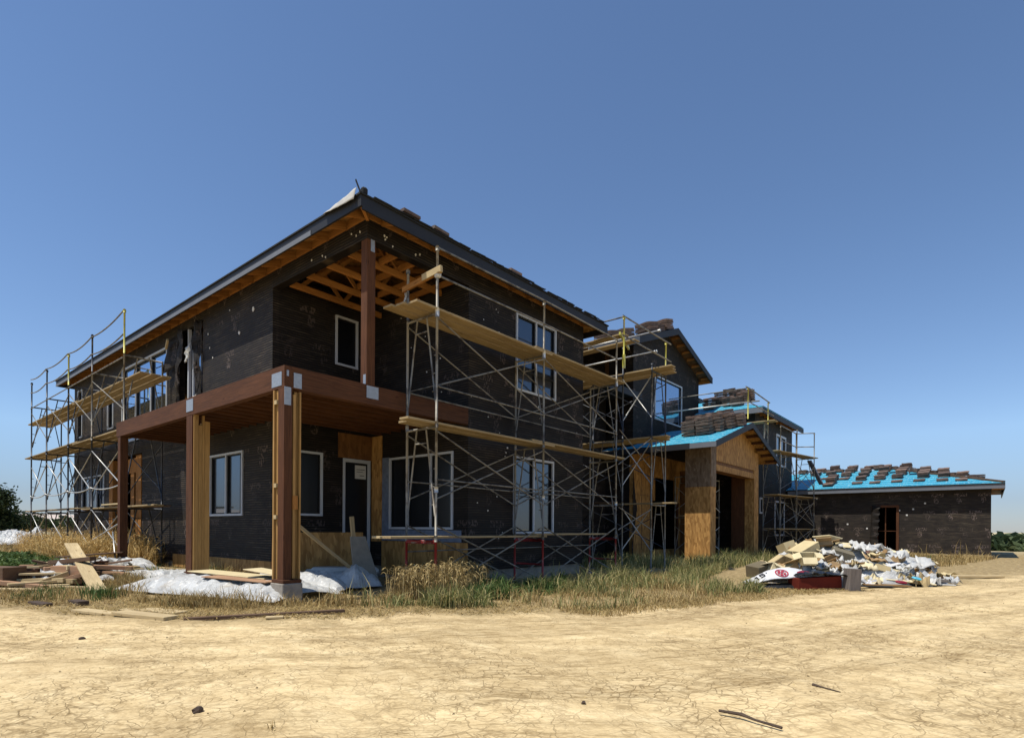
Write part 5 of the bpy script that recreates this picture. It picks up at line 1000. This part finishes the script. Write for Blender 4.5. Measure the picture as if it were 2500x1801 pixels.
for i in range(n):
    a, b = 2 * math.pi * i / n, 2 * math.pi * (i + 1) / n
    for q0, q1 in ((.8, 1.), (.0, .66)):
        if q0: decal(mb, [(cu + ru * q0 * math.cos(a), cv + rv * q0 * math.sin(a)), (cu + ru * q1 * math.cos(a), cv + rv * q1 * math.sin(a)), (cu + ru * q1 * math.cos(b), cv + rv * q1 * math.sin(b)), (cu + ru * q0 * math.cos(b), cv + rv * q0 * math.sin(b))])
        elif i % 4 != 1: decal(mb, [(cu + ru * .28 * math.cos(a), cv + rv * .28 * math.sin(a)), (cu + ru * q1 * math.cos(a), cv + rv * q1 * math.sin(a)), (cu + ru * q1 * math.cos(b), cv + rv * q1 * math.sin(b)), (cu + ru * .28 * math.cos(b), cv + rv * .28 * math.sin(b))])
for i in range(10):
    a, b = 2 * math.pi * i / 10, 2 * math.pi * (i + 1) / 10; qa, qb = (.3, .14) if i % 2 else (.14, .3)
    mb.face([on_sack(cu, cv, .016), on_sack(cu + ru * qa * math.cos(a), cv + rv * qa * math.sin(a), .016), on_sack(cu + ru * qb * math.cos(b), cv + rv * qb * math.sin(b), .016)])
mb.build('round_emblem', 'redink', sack)
mb = MB()                                                 # the numeral 15
decal(mb, [(.055, .16), (.07, .16), (.07, .34), (.055, .34)]); decal(mb, [(.04, .3), (.055, .3), (.055, .34), (.04, .34)])
for q in ((.095, .15, .30, .34), (.095, .11, .24, .31), (.095, .15, .235, .27), (.135, .15, .19, .25), (.095, .15, .155, .19)): decal(mb, [(q[0], q[2]), (q[1], q[2]), (q[1], q[3]), (q[0], q[3])])
decal(mb, [(.175, .26), (.19, .26), (.19, .3), (.175, .3)]); mb.build('printed_number', 'ink', sack)
mb = MB()
for i in range(10):
    u = .55 + .045 * i; decal(mb, [(u, .02 + .045 * i * .7), (u + .045, .02 + .045 * (i + 1) * .7), (u + .045, .2 + .05 * i), (u, .15 + .05 * i)])
mb.build('printed_band', 'bagred', sack)
mb = MB()
for i in range(8): u = .58 + .045 * i; decal(mb, [(u, .075 + .04 * i), (u + .028, .09 + .04 * i), (u + .03, .12 + .042 * i), (u + .004, .105 + .042 * i)])
o = mb.build('printed_letters', 'bagwhite', sack); o.data.transform(Matrix.Translation((0, 0, .006)))
obox('carton', 'redbox', 6.72, 12.72, .16, 1.15, .45, .3, (0, -.05, .1), 'long dark red carton at the front of the rubbish pile', 'box'); sheet_o = sheet('black_plastic', 'bagblack', None, PV(6.25, 12.45, .31), RT * 1.1, FW * .6, 20, 10, lambda u, v: (0, 0, .1 * abs(nz(u, v, 5, 3)) + .05 * math.sin(math.pi * u)), .01, loc=PV(7, 13, .4)); tag(sheet_o, 'black plastic draped over the dark red carton', 'plastic sheet')
mound('plastic_bag', 'dirtwhite', 6.85, 12.85, .5, .3, .42, 61, 'white plastic tub lid and bag on the dark red carton', 'bag', 30, .8); mound('plastic_bag', 'dirtwhite', 7.2, 12.85, .3, .2, .42, 65, 'small white bag on the right end of the dark red carton', 'bag', 26, .8)
cr = obox('wooden_crate', 'crate', 7.42, 12.5, .245, .27, .22, .48, (0, .06, .12), 'upright grey wooden crate at the front of the rubbish pile', 'crate', .004)
for s_ in (-.09, .0, .09): MB().box(s_ - .006, s_ + .006, -.118, -.111, -.22, .22).build('plank_gap', 'ink', cr)
MB().box(-.03, .015, -.122, -.119, .04, .15).box(.03, .06, -.122, -.119, .04, .15).build('printed_mark', 'ink', cr)

# ------------------------------------------------------------------ plants
rng = np.random.default_rng(11)
def in_poly(x, y, poly):
    c = np.zeros(x.shape, bool); n = len(poly)
    for i in range(n):
        (ax, ay), (bx, by) = poly[i], poly[(i + 1) % n]
        k = ((ay > y) != (by > y)) & (x < (bx - ax) * (y - ay) / (by - ay + 1e-12) + ax); c ^= k
    return c
def scatter(poly, n, clump=0, cr=.2):
    P = np.array(poly); lo, hi = P.min(0), P.max(0); out = np.zeros((0, 2))
    if clump:
        cen = scatter(poly, clump)
        while len(out) < n:
            q = cen[rng.integers(len(cen), size=n)] + rng.normal(0, cr, (n, 2)); out = np.vstack([out, q[in_poly(q[:, 0], q[:, 1], poly)]])
        return out[:n]
    while len(out) < n:
        q = rng.uniform(lo, hi, (n * 2, 2)); out = np.vstack([out, q[in_poly(q[:, 0], q[:, 1], poly)]])
    return out[:n]
def thin(p, t=-.05, k=.8):
    return p[np.array([mn.noise(Vector((x * k, y * k, 2.))) + .4 * mn.noise(Vector((x * k * 3, y * k * 3, 7.))) > t for x, y in p])]
def blades(name, mat, pts, h, wdt, lean, label, heads=0., flat=False, hvar=.4, cat='grass'):
    n = len(pts); a = rng.uniform(0, 2 * math.pi, n); H = h * (1 + hvar * rng.uniform(-1, 1, n)); ln = lean * rng.uniform(.1, 1.3, n); b = rng.uniform(0, 2 * math.pi, n)
    pn = np.array([mn.noise(Vector((x * 1.1, y * 1.1, 5.))) + .5 * mn.noise(Vector((x * 3., y * 3., 9.))) for x, y in pts])
    if not flat: H = H * np.clip(.8 + 1.1 * pn, .3, 1.5)
    base = np.c_[pts, gz(pts[:, 0], pts[:, 1]) - .01]; W = wdt * rng.uniform(.6, 1.4, n)
    side = np.c_[np.cos(a), np.sin(a), np.zeros(n)] * W[:, None] / 2; dr = np.c_[np.cos(b), np.sin(b), np.zeros(n)]
    if flat: m = base + dr * (H * .5)[:, None] + np.c_[np.zeros((n, 2)), rng.uniform(.01, .06, n)]; t = base + dr * H[:, None] + np.c_[np.zeros((n, 2)), rng.uniform(0.012, .05, n)]
    else: m = base + dr * (H * ln * .3)[:, None] + np.c_[np.zeros((n, 2)), H * .55]; t = base + dr * (H * ln)[:, None] + np.c_[np.zeros((n, 2)), H * (1 - .35 * np.minimum(ln, 1.2))]
    s2 = side * (.85 if not heads else 1.); s3 = side * (.12 if not heads else heads)
    V = np.stack([base - side, base + side, m - s2, m + s2, t - s3, t + s3], 1).reshape(-1, 3); i = np.arange(n)[:, None] * 6
    F = np.concatenate([i + np.array([[0, 1, 3, 2]]), i + np.array([[2, 3, 5, 4]])], 0)
    o = quick_mesh(name, V, F, [mat], smooth=False); tag(o, label, cat, kind='stuff'); return o
def wheat(name, mat, pts, h, label):
    """stalks with drooping bristled heads"""
    pts = pts + rng.normal(0, .13, pts.shape); n = len(pts); H = h * rng.uniform(.5, 1.2, n) * np.array([1 + .5 * mn.noise(Vector((x * 1.6, y * 1.6, 1.))) for x, y in pts]); b = rng.uniform(0, 2 * math.pi, n); a = rng.uniform(0, 2 * math.pi, n); base = np.c_[pts, gz(pts[:, 0], pts[:, 1]) - .01]
    dr = np.c_[np.cos(b), np.sin(b), np.zeros(n)]; sd = np.c_[np.cos(a), np.sin(a), np.zeros(n)]; up = np.array([[0, 0, 1.]])
    t = base + dr * (H * .12)[:, None] + up * H[:, None]; hd = t + dr * .07 + up * .02; he = hd + dr * .06 - up * .05
    s = sd * .004; k = sd * .013
    V = np.stack([base - s, base + s, t - s, t + s, hd - k, hd + k, he - s * .5, he + s * .5], 1).reshape(-1, 3); i = np.arange(n)[:, None] * 8
    F = np.concatenate([i + np.array([[0, 1, 3, 2]]), i + np.array([[2, 3, 5, 4]]), i + np.array([[4, 5, 7, 6]])], 0)
    o = quick_mesh(name, V, F, [mat], smooth=False); tag(o, label, 'grass', kind='stuff'); return o
def leaves(name, mat, cen, size, label, cat, parent=None, loc=None, kind=None, flatness=.5):
    n = len(cen); d1 = rng.normal(0, 1, (n, 3)); d1[:, 2] *= flatness; d1 /= np.linalg.norm(d1, axis=1)[:, None]; d2 = rng.normal(0, 1, (n, 3)); d2 -= d1 * (d1 * d2).sum(1)[:, None]; d2 /= np.linalg.norm(d2, axis=1)[:, None]
    s = size * rng.uniform(.5, 1.4, n)[:, None]; V = np.stack([cen - d1 * s, cen - d2 * s * .45, cen + d1 * s, cen + d2 * s * .45], 1).reshape(-1, 3); F = np.arange(n * 4).reshape(-1, 4)
    if loc is not None: V = V - np.array(loc)
    o = quick_mesh(name, V, F, [mat], smooth=False)
    if parent: o.parent = parent
    elif loc is not None: o.location = loc
    if label: tag(o, label, cat, kind=kind)
    return o
GP = [(.9, -2.2), (1.0, -4.5), (2.3, -4.9), (3.4, -5.2), (5.0, -5.5), (5.7, -5.1), (7.5, -3.8), (12.8, -2.6), (13.5, -1.2), (9.6, -1.7), (7.9, -1.35), (2.4, -1.3)]
blades('green_grass', 'green', thin(scatter(GP, 9000, 140, .2), .0), .36, .013, .85, 'tall green grass along the foot of the shaded front wall')
blades('dry_grass', 'dry', thin(scatter(GP, 5000, 90, .28), -.2, 1.3), .22, .012, 1., 'straw-coloured dry grass between the green tufts along the front wall')
blades('straw_litter', 'dry', scatter(GP, 5500), .16, .013, 1, 'flattened straw on the bare soil under the green tufts', flat=True)
blades('green_grass', 'green', thin(scatter([(8, -1.1), (13.4, -1.2), (16.4, -.4), (16.4, 2.6), (8, 2.6)], 5000, 120, .3), -.2), .4, .016, .7, 'shaded green grass under the corner scaffold between the wings')
blades('green_grass', 'green', scatter([(13.2, -1.0), (13.2, -2.6), (16.5, -2.8), (19.5, -2.4), (19.5, -.6), (16, -.7)], 4500, 120, .3), .42, .018, .6, 'green grass before the portico pillars')
blades('dry_grass', 'dry', scatter([(.6, -3.4), (.8, -4.9), (2.3, -5.5), (5.0, -6.1), (5.6, -5.8), (5.6, -5.2), (3, -4.6), (1.5, -4.2)], 1800, 60, .2), .12, .011, 1.2, 'dry yellow grass at the road edge before the green strip')
wheat('wheat_grass', 'wheat', scatter([(-.1, -.9), (-.12, -1.45), (.45, -1.85), (1.6, -1.5), (2.3, -1.15), (2.2, -.5), (1.0, -.6)], 1500), .50, 'dense clump of ripe wheat around the red scaffold foot')
blades('wheat_leaves', 'wheat', scatter([(-.05, -.9), (-.05, -1.4), (.45, -1.75), (1.6, -1.4), (2.3, -1.1), (2.2, -.5), (1.0, -.6)], 2000), .36, .012, .6, 'dry blades among the ripe wheat at the red scaffold foot')
blades('green_weeds', 'weed', scatter([(.5, -1.6), (1.0, -2.5), (2.6, -2.6), (4.5, -1.8), (3, -1.2)], 2600, 90, .18), .26, .03, .9, 'leafy green weeds in front of the wheat clump', cat='weeds')
STR = [(-4.9, 3.0), (-4.5, 1.3), (-3.75, -.6), (-2.4, -1.8), (-1.0, -2.8), (.5, -4.2), (1.0, -3.2), (.0, -1.6), (-1.2, -.5), (-2.3, .3), (-2.9, 2.3), (-3.3, 4.2), (-4.2, 5.2)]
blades('straw_litter', 'dry', scatter(STR, 9000, 300, .3), .17, .012, 1, 'flattened straw scattered along the road edge', flat=True)
blades('straw_litter', 'dry', scatter([(.6, -4.3), (2.4, -5.3), (5.2, -6.2), (8.2, -7.4), (8.3, -6.5), (7.5, -5.4), (5, -5.4), (2.5, -4.8), (1, -3.8)], 5000, 200, .3), .15, .012, 1, 'flattened straw before the green grass strip', flat=True)
blades('dry_grass', 'dry', scatter([(-3.3, 2.3), (-3.3, .6), (-2.5, -.5), (-1.7, -.9), (-1.1, -1.5), (.0, -1.6), (.1, -.8), (-1.3, -.25), (-2.0, -.05), (-2.6, 1.1), (-3.0, 2.6)], 2600, 80, .15), .27, .011, .9, 'tufts of brown dry grass before the white plastic sheet')
blades('dry_grass', 'dry', scatter([(-3.2, 4.8), (-3.4, 2.8), (-2.9, 2.2), (-2.6, 3.9), (-2.0, 5.6), (-1.7, 7.4), (-2.4, 6.4)], 1300, 36, .16), .28, .012, .8, 'brown grass between the scrap heap and the white sheet')
blades('green_grass', 'green', scatter([(-1.3, -.6), (-.8, -1.6), (.1, -1.9), (.6, -2.3), (.8, -3.4), (.0, -2.9), (-1.0, -1.9)], 900, 22, .12), .42, .014, .8, 'long green blades beside the plastic bag')
blades('green_grass', 'weed', scatter([(-4.6, 3.4), (-4.7, 4.8), (-3.4, 4.9), (-3.1, 3.0), (-3.9, 1.9)], 520, 16, .12), .22, .012, .6, 'thin dark green tufts left of the sloping plank')
blades('dry_grass', 'dry', scatter([(-5.3, 4.0), (-5.5, 7.5), (-4.2, 7.0), (-3.4, 4.5), (-4.2, 2.2)], 3000, 80, .25), .14, .012, 1.1, 'short dry grass at the left of the road edge')
blades('green_weeds', 'weed', scatter([(-1.9, 4.6), (-2.2, 7.4), (-1.2, 8.6), (.0, 8.4), (-.2, 5.2), (-.9, 4.5)], 3000, 70, .2), .24, .028, .9, 'green weeds under the porch between its posts', cat='weeds')
blades('dry_grass', 'gold', scatter([(-1.5, 4.4), (-1.7, 8.3), (-.2, 8.3), (-.2, 4.3), (-.9, 3.9)], 1800, 50, .2), .3, .012, .8, 'dry grass under the porch around the second post')
wheat('golden_weeds', 'gold', scatter([(-2.2, 13.0), (-1.7, 10.2), (-.9, 9.2), (.0, 10.5), (.1, 16), (.2, 22), (-1.0, 25), (-1.6, 19)], 6000), .8, 'tall golden dry weeds around the feet of the left scaffold')
blades('golden_weeds', 'gold', scatter([(-2.2, 13.0), (-1.7, 10.2), (-.9, 9.2), (.0, 10.5), (.1, 16), (.2, 22), (-1.0, 25), (-1.6, 19)], 10000), .86, .022, .9, 'broad golden dry blades around the feet of the left scaffold')
gw = scatter([(-5.6, 14.5), (-4.7, 9.6), (-3.0, 9.0), (-1.9, 9.7), (-2.0, 12.5), (-1.6, 18), (-4.2, 19)], 13000, 170, .35)
leaves('green_weeds', 'weed', np.c_[gw, .04 + .34 * rng.random(len(gw))], .06, 'low mat of leafy green weeds at the left behind the scrap heap', 'weeds', kind='stuff')
fw_ = scatter([(-6, 21), (-1, 20), (2, 30), (-3, 40), (-9, 32)], 6000, 200, .8); blades('dry_grass', 'dry', fw_, .4, .04, .8, 'sparse olive grass in the field beyond the left scaffold')
blades('dry_grass', 'dry', scatter([(13.5, -5.6), (21, -8.4), (29, -9.6), (30.1, -9.2), (30.1, -5.8), (22, -6.2)], 5000, 120, .4), .24, .024, .8, 'dry weeds in front of the garage wall'); blades('green_weeds', 'weed', scatter([(17.5, -6.6), (19.6, -7.6), (21, -7.6), (20, -6.2)], 1400, 20, .25), .34, .03, .9, 'green weeds right of the rubbish pile', cat='weeds')
blades('tall_weeds', 'dry', scatter([(29.2, -9.3), (30.1, -9.3), (30.1, -6.0), (29.4, -6.0)], 30), .7, .03, .4, 'tall dry stalks against the garage wall')
blades('green_weeds', 'green', scatter([(5.1, -5.5), (5.7, -5.9), (6.1, -5.4), (5.7, -5.0)], 380, 6, .12), .28, .014, .8, 'green tuft left of the white sack', cat='weeds')
# bush at the right
def bush(p, rad, h, n, mat, label):
    t = thing('bush', p, label, 'bush'); st = MB()
    for k in range(6): a = k * 1.05; st.tube([(p[0], p[1], p[2] - .1), (p[0] + math.cos(a) * rad * .4, p[1] + math.sin(a) * rad * .4, p[2] + h * .6)], [.03, .012], 5)
    st.build('stem', 'bark', t)
    q = rng.normal(0, 1, (n, 3)); q /= np.linalg.norm(q, axis=1)[:, None]; cl = q[rng.integers(40, size=n)] * .75 + rng.normal(0, .2, (n, 3)); c = cl * np.array([rad, rad, h * .5]) + np.array([0, 0, h * .5]); c[:, 2] = np.maximum(c[:, 2], .03)
    leaves('foliage', mat, c, .07, None, None, parent=t)
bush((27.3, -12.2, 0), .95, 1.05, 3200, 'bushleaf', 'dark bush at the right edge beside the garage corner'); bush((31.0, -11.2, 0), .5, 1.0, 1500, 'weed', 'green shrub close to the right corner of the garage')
def tree(p, h, rad, n, lab, leaf=.16):
    t = thing('tree', p, lab, 'tree'); tk = MB().tube([(p[0], p[1], p[2] - .2), (p[0] + .1, p[1], p[2] + h * .3), (p[0] - .05, p[1] + .1, p[2] + h * .6)], [.24, .17, .08], 8)
    cc = []
    for k in range(12):
        a = k * 2.4; e = (p[0] + math.cos(a) * rad * R.uniform(.4, .85), p[1] + math.sin(a) * rad * R.uniform(.4, .85), p[2] + h * R.uniform(.3, .88)); tk.tube([(p[0], p[1], p[2] + h * R.uniform(.2, .5)), e], [.07, .02], 5); cc.append(e)
    tk.build('trunk', 'bark', t); cc = np.array(cc) - np.array(p); cen = cc[rng.integers(len(cc), size=n)] + rng.normal(0, rad * .2, (n, 3)); cen[:, 2] = np.maximum(cen[:, 2], .35); leaves('crown', 'leaf', cen, leaf, None, None, parent=t, flatness=.7)
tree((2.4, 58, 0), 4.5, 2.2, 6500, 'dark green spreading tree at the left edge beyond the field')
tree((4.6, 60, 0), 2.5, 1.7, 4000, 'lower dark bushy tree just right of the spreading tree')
def orchard(name, rows, label):
    cs_ = np.array(rows); per = 46; n = len(cs_) * per; q = rng.normal(0, 1, (n, 3)); q /= np.linalg.norm(q, axis=1)[:, None]
    c = np.repeat(cs_, per, 0) ; hh = c[:, 3:4]; cen = c[:, :3] + q * np.array([1.7, 1.7, .5]) * np.c_[np.ones((n, 2)), hh] * rng.uniform(.55, 1, (n, 1)); cen[:, 2] += hh[:, 0] * .55
    leaves(name, 'orchard', cen, .8, label, 'orchard', kind='stuff')
rows = []
for k in range(70):
    for rr in range(3): th_ = math.radians(104 - k * .62); d = 190 + rr * 9; rows.append((CAM.x + d * math.cos(th_), CAM.y + d * math.sin(th_), 0, R.uniform(2.9, 3.9)))
orchard('orchard', rows, 'long row of orchard trees on the horizon at the left')
rows = []
for k in range(40):
    for rr in range(6): th_ = math.radians(4 - k * .55); d = 105 + rr * 7; rows.append((CAM.x + d * math.cos(th_), CAM.y + d * math.sin(th_), -2.9, R.uniform(3.3, 4.1)))
orchard('orchard', rows, 'dense orchard in the low field right of the garage')
up_ = thing('utility_pole', (9.9, 92, 0), 'thin dark utility pole on the horizon at the left', 'pole'); MB().tube([(9.9, 92, 0), (9.9, 92, 3.7)], .14, 6).build('pole', 'bark', up_); MB().tube([(9.9, 92, 3.6), (9.9, 92, 3.9)], .07, 6).build('cap', 'bark', up_)
board((-10, 108, .6), (30, 112, .6), .3, .5, 'crate', 'low grey wall across the field before the left orchard', 'wall', 'field_wall')
# pale hills, distance haze put into their dry colour
V = []; F = []; n = 90
for i in range(n):
    th_ = math.radians(118 - i * .75); d = 3400
    hgt_ = 85 + 30 * mn.noise(Vector((i * .09, 0, 3))) + 10 * mn.noise(Vector((i * .35, 2, 3))); fade = 1 if i < 45 else max(.0, 1 - (i - 45) / 30)
    for j, (dd, hh) in enumerate(((d - 900, -6), (d - 400, hgt_ * .45 * fade), (d, hgt_ * fade), (d + 800, -10))): V.append((CAM.x + dd * math.cos(th_), CAM.y + dd * math.sin(th_), hh))
for i in range(n - 1):
    for j in range(3): a = i * 4 + j; F.append((a, a + 4, a + 5, a + 1))
structure(quick_mesh('hills', np.array(V), np.array(F), ['hill']))

# loose clods and pebbles over the bare road, and one dry sprig at the bottom edge
pr_ = rng.uniform(-1, 1, (2600, 2)) * np.array([9, 7]) + np.array([CAM.x, CAM.y]) + np.array([FW.x, FW.y]) * 8.5
pr_ = pr_[edge_dist(pr_[:, 0], pr_[:, 1]) < .3]; n = len(pr_); sz = .004 + .012 * rng.random(n) ** 4; bz = gz(pr_[:, 0], pr_[:, 1])
oc = np.array([[1, 0, 0], [0, 1, 0], [-1, 0, 0], [0, -1, 0], [0, 0, .8]]); V = (np.c_[pr_, bz][:, None, :] + (oc[None] * rng.uniform(.5, 1.3, (n, 5, 1)) * sz[:, None, None])).reshape(-1, 3)
F = (np.arange(n)[:, None, None] * 5 + np.array([[0, 1, 4], [1, 2, 4], [2, 3, 4], [3, 0, 4]])[None]).reshape(-1, 3)
tag(quick_mesh('pebbles', V, F, ['clod'], smooth=False), 'scattered clods and pebbles over the bare cracked road', 'pebbles', kind='stuff')
blades('dry_sprig', 'dry', np.array([[-4.9, -5.79]]) + rng.normal(0, .015, (14, 2)), .1, .006, .7, 'small dry sprig at the bottom edge of the road', cat='weeds')
